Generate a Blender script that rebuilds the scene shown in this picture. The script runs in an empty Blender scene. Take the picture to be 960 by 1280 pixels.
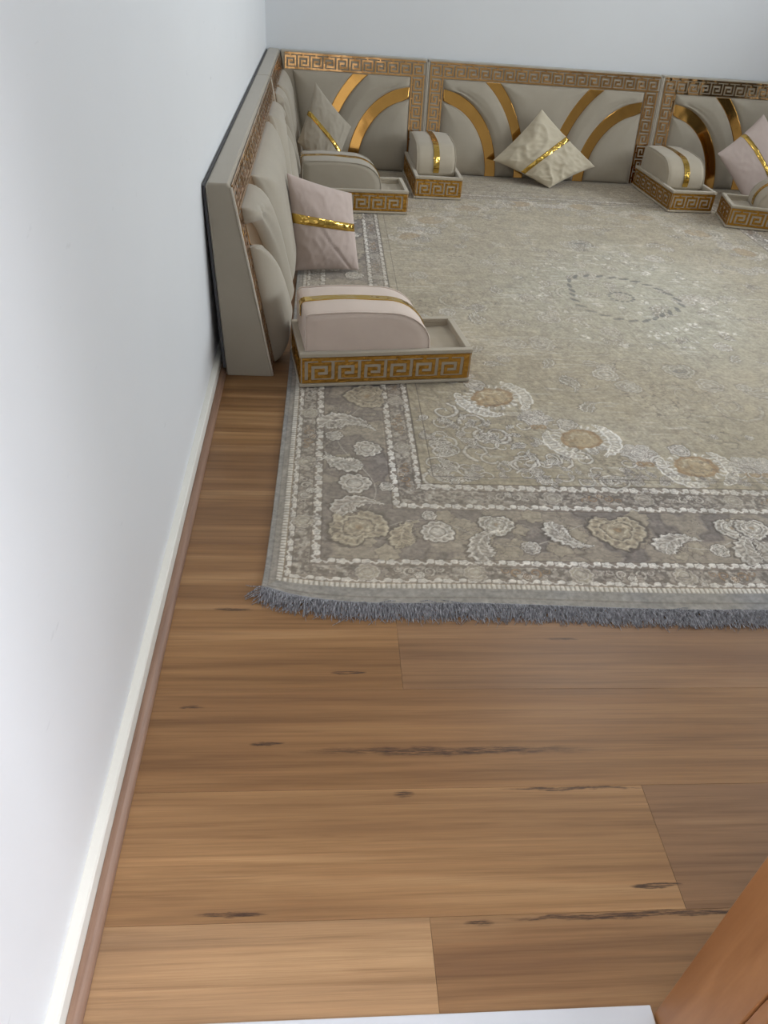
import bpy, bmesh, math, random
import numpy as np
from mathutils import Matrix, Vector, noise as mnoise
random.seed(7); np.random.seed(7)
S = bpy.context.scene
COL = S.collection

# ------------------------------------------------------------------ camera, world, lights, exposure
H_CAM = 1.4
Rm = [[0.9960665, -0.0594017, 0.0657486], [0.0157612, -0.6114053, -0.7911607], [0.0871954, 0.7890849, -0.6080641]]
cam = bpy.data.cameras.new('camera'); camo = bpy.data.objects.new('camera', cam); COL.objects.link(camo)
cam.sensor_fit = 'HORIZONTAL'; cam.sensor_width = 36.0; cam.lens = 952.627 / 960 * 36.0
cam.clip_start = 0.02
r, d, f = [Vector(v) for v in Rm]
mw = Matrix(((r.x, -d.x, -f.x, 0), (r.y, -d.y, -f.y, 0), (r.z, -d.z, -f.z, H_CAM), (0, 0, 0, 1)))
camo.matrix_world = mw
S.camera = camo
S.view_settings.view_transform = 'Standard'; S.view_settings.look = 'None'
S.view_settings.exposure = 0.08; S.view_settings.gamma = 1.0; S.view_settings.use_curve_mapping = False
W = bpy.data.worlds.new('overcast_sky'); S.world = W; W.use_nodes = True
W.node_tree.nodes['Background'].inputs[0].default_value = (0.62, 0.74, 0.95, 1)
W.node_tree.nodes['Background'].inputs[1].default_value = 1.0

def area(name, loc, target, sx, sy, power, color):
    l = bpy.data.lights.new(name, 'AREA'); l.shape = 'RECTANGLE'; l.size = sx; l.size_y = sy; l.energy = power; l.color = color
    o = bpy.data.objects.new(name, l); COL.objects.link(o); o.location = loc
    o.rotation_euler = (Vector(target) - Vector(loc)).to_track_quat('-Z', 'Y').to_euler()
    return o
XW, YN, YB, XR, ZC = -0.396, 0.46, 6.062, 4.25, 2.60      # left wall, near wall, back wall, right wall, ceiling
HALL_Y, HALL_X = -1.9, 2.1
area('room_window_daylight', (XR + 0.16, 3.60, 1.60), (XR - 1, 3.60, 1.40), 3.4, 1.5, 156, (0.90, 0.96, 1.0))
area('hall_overhead_fill', (-0.12, -0.02, ZC - 0.03), (-0.12, -0.02, 0), 0.24, 0.24, 22, (1.0, 0.97, 0.95))  # added fill without a fixture, brightens the floor by the doorway
area('room_overhead_fill', (1.7, 3.3, ZC - 0.03), (1.7, 3.3, 0), 0.6, 0.6, 13, (1.0, 0.98, 0.94))  # added soft fill, no lamp modelled; lifts upward-facing surfaces
area('hall_window_daylight', (HALL_X + 0.16, -0.66, 1.65), (HALL_X - 1, -0.50, 1.15), 1.1, 1.2, 84, (0.90, 0.92, 1.0))

# ------------------------------------------------------------------ helpers
def link(o, parent=None):
    COL.objects.link(o)
    if parent is not None: o.parent = parent
    return o
def empty(name, loc=(0, 0, 0), rz=0.0, label=None, cat=None, group=None, parent=None, kind=None):
    o = bpy.data.objects.new(name, None); link(o, parent)
    o.location = loc; o.rotation_euler = (0, 0, rz); o.empty_display_size = 0.1
    if label: o['label'] = label
    if cat: o['category'] = cat
    if group: o['group'] = group
    if kind: o['kind'] = kind
    return o
def mobj(name, V, F, mat, parent=None, smooth=False, label=None, kind=None):
    me = bpy.data.meshes.new(name)
    me.from_pydata([tuple(map(float, v)) for v in V], [], [tuple(int(i) for i in q) for q in F]); me.update()
    if smooth: me.polygons.foreach_set('use_smooth', [True] * len(me.polygons))
    me.materials.append(mat)
    o = bpy.data.objects.new(name, me); link(o, parent)
    if label: o['label'] = label
    if kind: o['kind'] = kind
    return o
def bobj(name, bm, mat, parent=None, smooth=False, label=None, kind=None):
    me = bpy.data.meshes.new(name); bmesh.ops.recalc_face_normals(bm, faces=bm.faces[:]); bm.to_mesh(me); bm.free()
    if smooth: me.polygons.foreach_set('use_smooth', [True] * len(me.polygons))
    me.materials.append(mat)
    o = bpy.data.objects.new(name, me); link(o, parent)
    if label: o['label'] = label
    if kind: o['kind'] = kind
    return o
def bm_box(bm, a, b, bev=0.0, seg=2):
    x0, y0, z0 = a; x1, y1, z1 = b
    vs = [bm.verts.new(p) for p in ((x0, y0, z0), (x1, y0, z0), (x1, y1, z0), (x0, y1, z0), (x0, y0, z1), (x1, y0, z1), (x1, y1, z1), (x0, y1, z1))]
    fs = [bm.faces.new([vs[i] for i in q]) for q in ((3, 2, 1, 0), (4, 5, 6, 7), (0, 1, 5, 4), (1, 2, 6, 5), (2, 3, 7, 6), (3, 0, 4, 7))]
    if bev > 0:
        es = list({e for fc in fs for e in fc.edges})
        bmesh.ops.bevel(bm, geom=es, offset=bev, segments=seg, profile=0.5, affect='EDGES')
def box(name, a, b, mat, parent=None, bev=0.0, seg=2, smooth=False, label=None, kind=None):
    bm = bmesh.new(); bm_box(bm, a, b, bev, seg)
    return bobj(name, bm, mat, parent, smooth, label, kind)
def bm_tube(bm, pts, rad, n=6, closed=False):
    rings = []
    m = len(pts); pts = [Vector(p) for p in pts]
    for i, p in enumerate(pts):
        t = (pts[(i + 1) % m] - pts[i - 1]) if closed else (pts[min(i + 1, m - 1)] - pts[max(i - 1, 0)])
        t.normalize(); u = t.orthogonal() if abs(t.z) > 0.9 else t.cross(Vector((0, 0, 1)))
        u.normalize(); w = t.cross(u)
        rings.append([bm.verts.new(p + (u * math.cos(2 * math.pi * k / n) + w * math.sin(2 * math.pi * k / n)) * rad) for k in range(n)])
    rng = range(m) if closed else range(m - 1)
    for i in rng:
        A, B = rings[i], rings[(i + 1) % m]
        for k in range(n): bm.faces.new((A[k], A[(k + 1) % n], B[(k + 1) % n], B[k]))
    if not closed:
        bm.faces.new(rings[0]); bm.faces.new(rings[-1])

def s2l(c):
    c = np.asarray(c, float)
    return np.where(c <= 0.04045, c / 12.92, ((c + 0.055) / 1.055) ** 2.4)
def rgb(r_, g_, b_): return tuple(s2l([r_ / 255, g_ / 255, b_ / 255])) + (1.0,)

# ------------------------------------------------------------------ materials
class NT:
    def __init__(self, name):
        self.m = bpy.data.materials.new(name); self.m.use_nodes = True
        self.n = self.m.node_tree.nodes; self.l = self.m.node_tree.links
        self.b = self.n['Principled BSDF']
    def add(self, t, **kw):
        nd = self.n.new(t)
        for k, v in kw.items(): setattr(nd, k, v)
        return nd
    def put(self, sock, v):
        if isinstance(v, bpy.types.NodeSocket): self.l.new(v, sock)
        elif v is not None: sock.default_value = v
    def math(self, op, a, b=None, c=None, clamp=False):
        nd = self.add('ShaderNodeMath', operation=op, use_clamp=clamp)
        for i, v in enumerate((a, b, c)): self.put(nd.inputs[i], v)
        return nd.outputs[0]
    def mix(self, fac, a, b, mode='MIX'):
        nd = self.add('ShaderNodeMix', data_type='RGBA', blend_type=mode)
        self.put(nd.inputs[0], fac); self.put(nd.inputs[6], a); self.put(nd.inputs[7], b)
        return nd.outputs[2]
    def noise(self, scale, detail=3, rough=0.5, vec=None, dist=0.0):
        nd = self.add('ShaderNodeTexNoise'); nd.inputs['Scale'].default_value = scale; nd.inputs['Detail'].default_value = detail
        nd.inputs['Roughness'].default_value = rough; nd.inputs['Distortion'].default_value = dist
        if vec is not None: self.l.new(vec, nd.inputs['Vector'])
        return nd.outputs[0]
    def ramp(self, fac, stops):
        nd = self.add('ShaderNodeValToRGB'); self.l.new(fac, nd.inputs[0]); e = nd.color_ramp.elements
        e[0].position, e[0].color = stops[0]; e[1].position, e[1].color = stops[-1]
        for p, c in stops[1:-1]:
            x = e.new(p); x.color = c
        return nd.outputs[0]
    def map(self, scale=(1, 1, 1), coord='Object', loc=(0, 0, 0), rot=(0, 0, 0)):
        tc = self.add('ShaderNodeTexCoord'); mp = self.add('ShaderNodeMapping')
        mp.inputs['Scale'].default_value = scale; mp.inputs['Location'].default_value = loc; mp.inputs['Rotation'].default_value = rot
        self.l.new(tc.outputs[coord], mp.inputs[0]); return mp.outputs[0]
    def bump(self, h, strength=0.2, dist=0.01):
        nd = self.add('ShaderNodeBump'); nd.inputs['Strength'].default_value = strength; nd.inputs['Distance'].default_value = dist
        self.l.new(h, nd.inputs['Height']); self.l.new(nd.outputs[0], self.b.inputs['Normal'])
    def set(self, **kw):
        for k, v in kw.items(): self.put(self.b.inputs[k.replace('_', ' ')], v)

def paint(name, c, rough=0.6, var=0.03, bumps=0.05):
    t = NT(name); v = t.map()
    n = t.noise(2.5, 4, 0.6, v)
    c2 = tuple(x * (1 - var * 2.5) for x in c[:3]) + (1,)
    t.set(Base_Color=t.mix(n, c, c2), Roughness=rough)
    t.bump(t.noise(220, 2, 0.5, v), bumps, 0.002); return t.m
M_wall = paint('white_wall_paint', rgb(220, 222, 224), 0.55, 0.02)
def scuffed(name, c):
    t = NT(name); v = t.map(); n = t.noise(2.5, 4, 0.6, v)
    sc = t.noise(1.0, 3, 0.6, t.map((30, 9, 26), rot=(0.5, 0, 0)))
    m = t.math('MULTIPLY', t.math('MULTIPLY', t.math('SUBTRACT', sc, 0.70, clamp=True), 6.0, clamp=True), 0.5)
    c2 = tuple(x * 0.95 for x in c[:3]) + (1,)
    t.set(Base_Color=t.mix(m, t.mix(n, c, c2), rgb(150, 150, 154)), Roughness=0.5); t.bump(t.noise(220, 2, 0.5, v), 0.05, 0.002); return t.m
M_wall_l = scuffed('scuffed_white_wall_paint', rgb(220, 222, 224))
M_ceil = paint('ceiling_paint', rgb(228, 228, 226), 0.8, 0.01)
M_skirt = paint('cream_skirting_paint', rgb(222, 220, 212), 0.4, 0.03)
M_sill = paint('white_sill_paint', rgb(196, 198, 203), 0.35, 0.02)

def fabric(name, c, fine=900):
    t = NT(name); v = t.map()
    n = t.noise(7, 4, 0.6, v); n2 = t.noise(fine, 2, 0.6, v)
    ca = tuple(x * 0.90 for x in c[:3]) + (1,); cb = tuple(min(1, x * 1.08) for x in c[:3]) + (1,)
    col = t.mix(n, ca, cb)
    t.set(Base_Color=col, Roughness=0.85)
    t.b.inputs['Sheen Weight'].default_value = 0.25; t.b.inputs['Sheen Roughness'].default_value = 0.5
    h = t.math('ADD', t.math('MULTIPLY', n2, 0.25), t.math('MULTIPLY', t.noise(30, 3, 0.6, v), 0.8))
    t.bump(h, 0.12, 0.006); return t.m
M_fab = fabric('greige_velvet', rgb(157, 148, 132))
M_faba = fabric('greige_velvet_armrest', rgb(170, 159, 140))
M_rose = fabric('rose_taupe_velvet', rgb(204, 186, 172))
M_mauve = fabric('mauve_velvet', rgb(180, 163, 154))
M_sand = fabric('sand_grey_cotton', rgb(190, 179, 156))
M_pipe = fabric('pale_piping', rgb(190, 180, 164))
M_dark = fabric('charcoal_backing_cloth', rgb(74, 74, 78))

def gold(name, c, rough=0.12, wave=0.35, sc=9.0):
    t = NT(name); v = t.map()
    n = t.noise(sc, 2, 0.5, v)
    t.set(Base_Color=t.mix(t.noise(18, 2, 0.5, v), c, tuple(x * 0.85 for x in c[:3]) + (1,)), Metallic=1.0, Roughness=rough)
    t.bump(n, wave, 0.02); return t.m
M_gold = gold('gold_mirror_strip', rgb(206, 156, 84), 0.09, 0.30, 3.4)
M_fret = gold('gold_mirror_fretwork', rgb(214, 166, 110), 0.10, 0.40, 7.0)
M_bfret = gold('brushed_gold_fretwork', rgb(184, 138, 64), 0.42, 0.5, 60.0)
M_foil = gold('crinkled_gold_foil', rgb(208, 172, 88), 0.13, 0.55, 16.0)

# wood laminate planks: tone comes from the plank's own "tone" value; grain runs along x
def laminate():
    t = NT('spotted_gum_laminate')
    at = t.add('ShaderNodeAttribute', attribute_name='tone', attribute_type='OBJECT')
    sd = t.add('ShaderNodeAttribute', attribute_name='grain', attribute_type='OBJECT')
    tc = t.add('ShaderNodeTexCoord'); cb = t.add('ShaderNodeCombineXYZ'); t.l.new(sd.outputs['Fac'], cb.inputs[2]); t.l.new(sd.outputs['Fac'], cb.inputs[0])
    va = t.add('ShaderNodeVectorMath', operation='ADD'); t.l.new(tc.outputs['Object'], va.inputs[0]); t.l.new(cb.outputs[0], va.inputs[1])
    def mp(s):
        m = t.add('ShaderNodeMapping'); m.inputs['Scale'].default_value = s; t.l.new(va.outputs[0], m.inputs[0]); return m.outputs[0]
    wide = t.noise(1.0, 4, 0.55, mp((0.7, 14, 1)), 0.5)
    grain = t.noise(1.0, 6, 0.65, mp((1.6, 95, 1)), 0.5)
    fine = t.noise(1.0, 4, 0.7, mp((7, 480, 1)))
    blot = t.noise(1.0, 3, 0.5, mp((2.2, 3.0, 1)), 0.5)
    base = t.ramp(wide, [(0.28, rgb(110, 76, 44)), (0.42, rgb(130, 94, 57)), (0.58, rgb(148, 110, 70)), (0.75, rgb(176, 140, 98))])
    base = t.mix(t.math('MULTIPLY', at.outputs['Fac'], -1.0, clamp=True), base, rgb(206, 176, 142))
    dk = t.mix(t.math('MULTIPLY', at.outputs['Fac'], 0.9, clamp=True), base, t.mix(0.55, base, rgb(112, 86, 68)))
    g = t.ramp(grain, [(0.32, (0.70, 0.66, 0.62, 1)), (0.5, (0.97, 0.97, 0.97, 1)), (0.7, (1.12, 1.10, 1.08, 1))])
    c = t.mix(0.9, dk, g, 'MULTIPLY')
    fr = t.ramp(fine, [(0.35, (0.86, 0.84, 0.82, 1)), (0.6, (1.04, 1.04, 1.04, 1))])
    c = t.mix(0.7, c, fr, 'MULTIPLY')
    c = t.mix(t.math('MULTIPLY', t.math('SUBTRACT', blot, 0.5, clamp=True), 0.6), c, rgb(120, 80, 52))
    # gum veins: dark cracks of their own shape, (x, y, half length, half width)
    marks = [(0.30, 0.976, 0.36, 0.013, 0.55), (0.54, 0.882, 0.16, 0.0045, 1), (0.08, 1.193, 0.045, 0.006, 1), (-0.14, 0.644, 0.068, 0.005, 0.9),
             (0.65, 0.674, 0.055, 0.0065, 1), (0.60, 0.622, 0.26, 0.0055, 1), (-0.10, 0.998, 0.04, 0.005, 0.8), (-0.21, 1.401, 0.055, 0.006, 0.9),
             (0.30, 0.617, 0.03, 0.006, 0.6), (0.185, 0.873, 0.025, 0.008, 0.5), (-0.27, 1.093, 0.03, 0.004, 0.7), (0.62, 1.30, 0.05, 0.004, 0.6)]
    sp = t.add('ShaderNodeSeparateXYZ'); t.l.new(tc.outputs['Object'], sp.inputs[0])
    def mp2(s):
        m = t.add('ShaderNodeMapping'); m.inputs['Scale'].default_value = s; t.l.new(tc.outputs['Object'], m.inputs[0]); return m.outputs[0]
    wob = t.noise(1.0, 4, 0.6, mp2((9, 22, 1))); frag = t.noise(1.0, 4, 0.7, mp2((22, 420, 1)))
    tot = None
    for (mx, my, lx, ly, st) in marks:
        dx = t.math('DIVIDE', t.math('SUBTRACT', sp.outputs[0], mx), lx)
        yy = t.math('ADD', t.math('SUBTRACT', sp.outputs[1], my), t.math('MULTIPLY', t.math('SUBTRACT', wob, 0.5), -0.022))
        dy = t.math('DIVIDE', yy, ly)
        dd = t.math('ADD', t.math('MULTIPLY', dx, dx), t.math('MULTIPLY', dy, dy))
        k = t.math('SUBTRACT', 1.0, dd, clamp=True)
        k = t.math('MULTIPLY', k, st)
        tot = k if tot is None else t.math('MAXIMUM', tot, k)
    tot = t.math('MULTIPLY', t.math('MULTIPLY', tot, 2.2, clamp=True), t.math('MULTIPLY', t.math('SUBTRACT', frag, 0.38), 6.0, clamp=True), clamp=True)
    c = t.mix(t.math('MULTIPLY', tot, 0.92), c, rgb(50, 30, 20))
    t.set(Base_Color=c, Roughness=t.math('ADD', 0.33, t.math('MULTIPLY', grain, 0.12)))
    t.b.inputs['Specular IOR Level'].default_value = 0.45
    t.bump(fine, 0.06, 0.001)
    return t.m
M_floor = laminate()
def timber(name, c1, c2, sc, rough=0.45):
    t = NT(name); v = t.map(sc)
    n = t.noise(1.0, 5, 0.6, v, 0.6)
    t.set(Base_Color=t.ramp(n, [(0.3, c1), (0.7, c2)]), Roughness=rough); t.bump(n, 0.05, 0.002); return t.m
M_jamb = timber('orange_stained_timber', rgb(140, 92, 52), rgb(172, 122, 78), (14, 14, 1.6))
M_quad = timber('brown_timber_bead', rgb(116, 88, 72), rgb(146, 116, 96), (50, 2.5, 50))
M_under = paint('underlay', rgb(40, 34, 30), 0.9)
M_frame = paint('white_window_frame', rgb(230, 230, 230), 0.35, 0.01)
def glass():
    t = NT('window_glass'); out = t.n['Material Output']
    tr = t.add('ShaderNodeBsdfTransparent'); gl = t.add('ShaderNodeBsdfGlossy'); gl.inputs['Roughness'].default_value = 0.02
    fr = t.add('ShaderNodeFresnel'); fr.inputs[0].default_value = 1.45; mx = t.add('ShaderNodeMixShader')
    t.l.new(fr.outputs[0], mx.inputs[0]); t.l.new(tr.outputs[0], mx.inputs[1]); t.l.new(gl.outputs[0], mx.inputs[2]); t.l.new(mx.outputs[0], out.inputs[0])
    return t.m
M_glass = glass()

# ------------------------------------------------------------------ room shell
def wall_with_hole(name, axis, pos, thick, a0, a1, z0, z1, h0, h1, hz0, hz1, mat):
    """a wall slab across axis 'x' or 'y' with one rectangular opening"""
    bm = bmesh.new()
    def bx(u0, u1, w0, w1):
        if u1 - u0 < 1e-4 or w1 - w0 < 1e-4: return
        if axis == 'x': bm_box(bm, (min(pos, pos + thick), u0, w0), (max(pos, pos + thick), u1, w1))
        else: bm_box(bm, (u0, min(pos, pos + thick), w0), (u1, max(pos, pos + thick), w1))
    bx(a0, h0, z0, z1); bx(h1, a1, z0, z1); bx(h0, h1, z0, hz0); bx(h0, h1, hz1, z1)
    return bobj(name, bm, mat, kind='structure')
T = 0.12
box('wall_left', (XW - T, HALL_Y - T, -0.03), (XW, YB + T, ZC), M_wall_l, kind='structure')
box('wall_back', (XW, YB, -0.03), (XR + T, YB + T, ZC), M_wall, kind='structure')
wall_with_hole('wall_right', 'x', XR, T, YN - 0.1, YB, -0.03, ZC, 1.90, 5.30, 0.85, 2.3, M_wall)
wall_with_hole('wall_front', 'y', 0.355, 0.105, XW, XR, -0.03, ZC, XW, 0.605, -0.03, 2.1, M_wall)
wall_with_hole('wall_hall_side', 'x', HALL_X, T, HALL_Y, 0.355, -0.03, ZC, -1.20, -0.10, 1.0, 2.3, M_wall)
box('wall_hall_end', (XW, HALL_Y - T, -0.03), (HALL_X + T, HALL_Y, ZC), M_wall, kind='structure')
box('ceiling', (XW - T, HALL_Y - T, ZC), (XR + T, YB + T, ZC + 0.1), M_ceil, kind='structure')
def window(name, axis, pos, u0, u1, z0, z1, nm):
    w = empty(name, (0, 0, 0), kind='structure')
    def B(pn, ua, ub, za, zb, d0, d1, mat):
        a = (pos + d0, ua, za) if axis == 'x' else (ua, pos + d0, za)
        b = (pos + d1, ub, zb) if axis == 'x' else (ub, pos + d1, zb)
        a, b = [min(p, q) for p, q in zip(a, b)], [max(p, q) for p, q in zip(a, b)]
        return box(pn, a, b, mat, w)
    s = 1 if axis == 'x' else -1
    um = (u0 + u1) / 2
    B('window_frame', u0, u1, z0, z0 + 0.05, 0.03 * s, 0.09 * s, M_frame); B('window_frame', u0, u1, z1 - 0.05, z1, 0.03 * s, 0.09 * s, M_frame)
    B('window_frame', u0, u0 + 0.05, z0 + 0.05, z1 - 0.05, 0.03 * s, 0.09 * s, M_frame); B('window_frame', u1 - 0.05, u1, z0 + 0.05, z1 - 0.05, 0.03 * s, 0.09 * s, M_frame)
    B('mullion', um - 0.025, um + 0.025, z0 + 0.05, z1 - 0.05, 0.03 * s, 0.09 * s, M_frame)
    B('pane', u0 + 0.05, um - 0.025, z0 + 0.05, z1 - 0.05, 0.058 * s, 0.062 * s, M_glass); B('pane', um + 0.025, u1 - 0.05, z0 + 0.05, z1 - 0.05, 0.058 * s, 0.062 * s, M_glass)
window('window_1', 'x', XR, 1.90, 5.30, 0.85, 2.3, 0)
window('window_2', 'x', HALL_X, -1.20, -0.10, 1.0, 2.3, 0)

# floor: slab with individual planks laid on it
floor = empty('floor', (0, 0, 0), kind='structure')
box('underlay', (XW, HALL_Y, -0.03), (XR, YB, -0.012), M_under, floor)
PW = 0.257; Y0P = 0.629 - 3 * PW - 8 * PW + 0.0
rows_joint = {0: [0.691], 1: [-0.9, 1.25], 2: [0.205], -1: [0.212], 3: [1.5], 4: [0.55], 5: [1.3], 6: [0.9], 7: [1.6], 8: [0.4], 9: [1.1], 10: [0.5]}
tones = {(-1, 0): -0.22, (-1, 1): 0.62, (0, 0): -0.06, (0, 1): 0.95, (1, 0): 0.25, (2, 0): 0.1, (2, 1): 0.75, (3, 0): 0.3}
seedtone = random.Random(5)
def plank(x0, x1, y0, y1, tone):
    g = 0.0002; c = 0.0004; zt = 0.0; zb = -0.011
    x0 += g; x1 -= g; y0 += g; y1 -= g
    V = [(x0, y0, zb), (x1, y0, zb), (x1, y1, zb), (x0, y1, zb), (x0, y0, zt - c), (x1, y0, zt - c), (x1, y1, zt - c), (x0, y1, zt - c),
         (x0 + c, y0 + c, zt), (x1 - c, y0 + c, zt), (x1 - c, y1 - c, zt), (x0 + c, y1 - c, zt)]
    F = [(0, 1, 5, 4), (1, 2, 6, 5), (2, 3, 7, 6), (3, 0, 4, 7), (4, 5, 9, 8), (5, 6, 10, 9), (6, 7, 11, 10), (7, 4, 8, 11), (8, 9, 10, 11)]
    o = mobj('plank', V, F, M_floor, floor)
    o['tone'] = float(tone); o['grain'] = float(seedtone.uniform(0, 40))
for k in range(-10, 22):
    ya, yb = 0.629 + k * PW, 0.629 + (k + 1) * PW
    if ya < HALL_Y: ya = HALL_Y
    if yb > YB: yb = YB
    if yb - ya < 0.02: continue
    js = rows_joint.get(k)
    if js is None: js = [seedtone.uniform(-0.2, 1.3)]
    js = sorted(js); xmax = XR if ya >= 0.372 - 1e-6 else (HALL_X if yb < 0.38 else XR)
    while js[-1] + 1.7 < xmax - 0.2: js.append(js[-1] + 1.7)
    js = [j for j in js if XW + 0.03 < j < xmax - 0.03]
    xs = [XW] + js + [xmax]
    for i in range(len(xs) - 1):
        plank(xs[i], xs[i + 1], ya, yb, tones.get((k, i), seedtone.uniform(0.1, 0.6)))

# skirting and timber bead along the left wall, plus the other walls
def prism(name, prof, axis, c0, c1, mat, kind=None, parent=None):
    """profile [(d, z)] with d = world coordinate across, extruded along the other axis"""
    n = len(prof); V = []
    for c in (c0, c1):
        for (dd, z) in prof: V.append((dd, c, z) if axis == 'y' else (c, dd, z))
    F = [tuple(range(n)), tuple(range(2 * n - 1, n - 1, -1))] + [(i, i + n, (i + 1) % n + n, (i + 1) % n) for i in range(n)]
    bm = bmesh.new(); vs = [bm.verts.new(v) for v in V]
    for q in F: bm.faces.new([vs[i] for i in q])
    return bobj(name, bm, mat, parent, kind=kind)
def skirt_prof(w, s): return [(w, 0), (w + s * 0.019, 0), (w + s * 0.019, 0.055), (w + s * 0.016, 0.060), (w + s * 0.002, 0.064), (w, 0.064)]
def bead_prof(w, s):
    a = w + s * 0.0195; r_ = 0.021
    return [(a, 0.0005)] + [(a + s * r_ * math.cos(t), 0.0005 + r_ * math.sin(t)) for t in np.linspace(0, math.pi / 2, 7)]
prism('baseboard_left', skirt_prof(XW, 1), 'y', 0.30, YB, M_skirt, 'structure')
prism('trim_1', bead_prof(XW, 1), 'y', 0.475, YB - 0.045, M_quad, 'structure')
prism('baseboard_back', skirt_prof(YB, -1), 'x', XW + 0.02, XR, M_skirt, 'structure')
prism('trim_2', bead_prof(YB, -1), 'x', XW + 0.045, XR, M_quad, 'structure')
prism('baseboard_right', skirt_prof(XR, -1), 'y', 0.5, YB - 0.03, M_skirt, 'structure')
prism('baseboard_front', skirt_prof(0.46, 1), 'x', 0.65, XR - 0.03, M_skirt, 'structure')
# doorway: timber post and white sill
door = empty('door_1', (0, 0, 0), kind='structure')
box('post', (0.570, 0.355, 0.0), (0.605, 0.463, 2.1), M_jamb, door, 0.0015, 1)
box('post_edge', (0.574, 0.335, 0.0), (0.640, 0.3545, 2.1), M_jamb, door, 0.0015, 1)
box('head', (XW, 0.355, 2.065), (0.570, 0.463, 2.1), M_jamb, door, 0.0015, 1)
box('trim_3', (XW + 0.0205, 0.30, 0.0), (0.566, 0.474, 0.007), M_sill, None, 0.002, 2, kind='structure')

# ------------------------------------------------------------------ rug: woven pattern as vertex colour on a fine mesh
RX0, RX1, RY0, RY1 = -0.130, 3.13, 1.41, 5.83
CX, CY = 1.50, 3.60
def axis_pts(stops):
    out = [stops[0][0]]
    for (a, _), (b, st) in zip(stops[:-1], stops[1:]):
        n = max(1, int(round((b - a) / st))); out += list(np.linspace(a, b, n + 1)[1:])
    return np.array(out)
gx = axis_pts([(RX0, 0), (1.75, 0.0029), (RX1, 0.007)])
gy = axis_pts([(RY0, 0), (2.25, 0.0029), (3.0, 0.0045), (4.2, 0.008), (RY1, 0.013)])
X, Y = np.meshgrid(gx, gy)
ny, nx = X.shape
def hash2(i, j, s=0):
    v = np.sin(i * 127.1 + j * 311.7 + s * 74.7) * 43758.5453
    return v - np.floor(v)
def vnoise(x, y, s=0):
    xi, yi = np.floor(x), np.floor(y); fx, fy = x - xi, y - yi
    fx = fx * fx * (3 - 2 * fx); fy = fy * fy * (3 - 2 * fy)
    a = hash2(xi, yi, s); b = hash2(xi + 1, yi, s); c = hash2(xi, yi + 1, s); d_ = hash2(xi + 1, yi + 1, s)
    return (a * (1 - fx) + b * fx) * (1 - fy) + (c * (1 - fx) + d_ * fx) * fy
def fbm(x, y, s=0, o=4):
    t = 0; a = 0.5; n = 0
    for k in range(o):
        t = t + a * vnoise(x, y, s + k * 13); n += a; a *= 0.55; x = x * 2.03; y = y * 2.03
    return t / n
def ss(a, b, x):
    t = np.clip((x - a) / (b - a), 0, 1); return t * t * (3 - 2 * t)
c_ = lambda r_, g_, b_: np.array([r_, g_, b_]) / 255.0
CREAM, PALE, BEIGE, OLIVE, TAUPE, DARK, EDGE, BRONZE = c_(230, 225, 216), c_(194, 186, 174), c_(166, 153, 132), c_(158, 146, 118), c_(122, 112, 104), c_(78, 68, 60), c_(132, 130, 128), c_(150, 116, 76)
Cc = np.empty((ny, nx, 3)); Cc[:] = BEIGE
dL, dR = X - RX0, RX1 - X
bmap = lambda dd: np.interp(dd, [0, .06, .08, .095, .155, .18, .413, .441, .513, .544, 5.1], [0, .035, .050, .066, .118, .144, .358, .382, .438, .457, 5.0])
dB, dT = bmap(Y - RY0), bmap(RY1 - Y)
horiz = np.minimum(dB, dT) < np.minimum(dL, dR)            # True on the bottom / top borders
D = np.minimum(np.minimum(dL, dR), np.minimum(dB, dT))
SS = np.where(horiz, X, Y)                                   # coordinate along the border
fade = fbm(X * 1.6, Y * 1.6, 3)                              # worn, faded patches
fine = fbm(X * 90, Y * 90, 9, 2)
mid = fbm(X * 22, Y * 22, 19, 3)
def lay(mask, col, alpha=1.0):
    m = (np.asarray(mask, float) * alpha)[..., None]
    Cc[:] = Cc * (1 - m) + np.asarray(col) * m
# field ground
nearness = ss(4.3, 1.9, Y)
ground = OLIVE * 0.5 + BEIGE * 0.5
fieldcol = ground[None, None] * (0.94 + 0.12 * mid[..., None])
Cc[:] = fieldcol
lay(ss(0.45, 0.75, fbm(X * 3, Y * 3, 31)), c_(178, 168, 148), 0.55)
lay(ss(0.55, 0.8, fbm(X * 2, Y * 5, 41)), c_(146, 136, 112), 0.55)
rad = np.hypot((X - CX) / 1.0, (Y - CY) / 1.05)
lay(ss(1.0, 0.35, rad), c_(160, 158, 142), 0.6)
# abraded horizontal streaks, pale
st = fbm(X * 9, Y * 70, 51, 3)
lay(ss(0.55, 0.8, st) * ss(0.4, 0.65, fbm(X * 4, Y * 6, 61)), CREAM, 0.42)
lay(ss(0.60, 0.8, fbm(X * 30, Y * 16, 71, 3)) * ss(0.45, 0.65, fade), DARK, 0.16)
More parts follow.
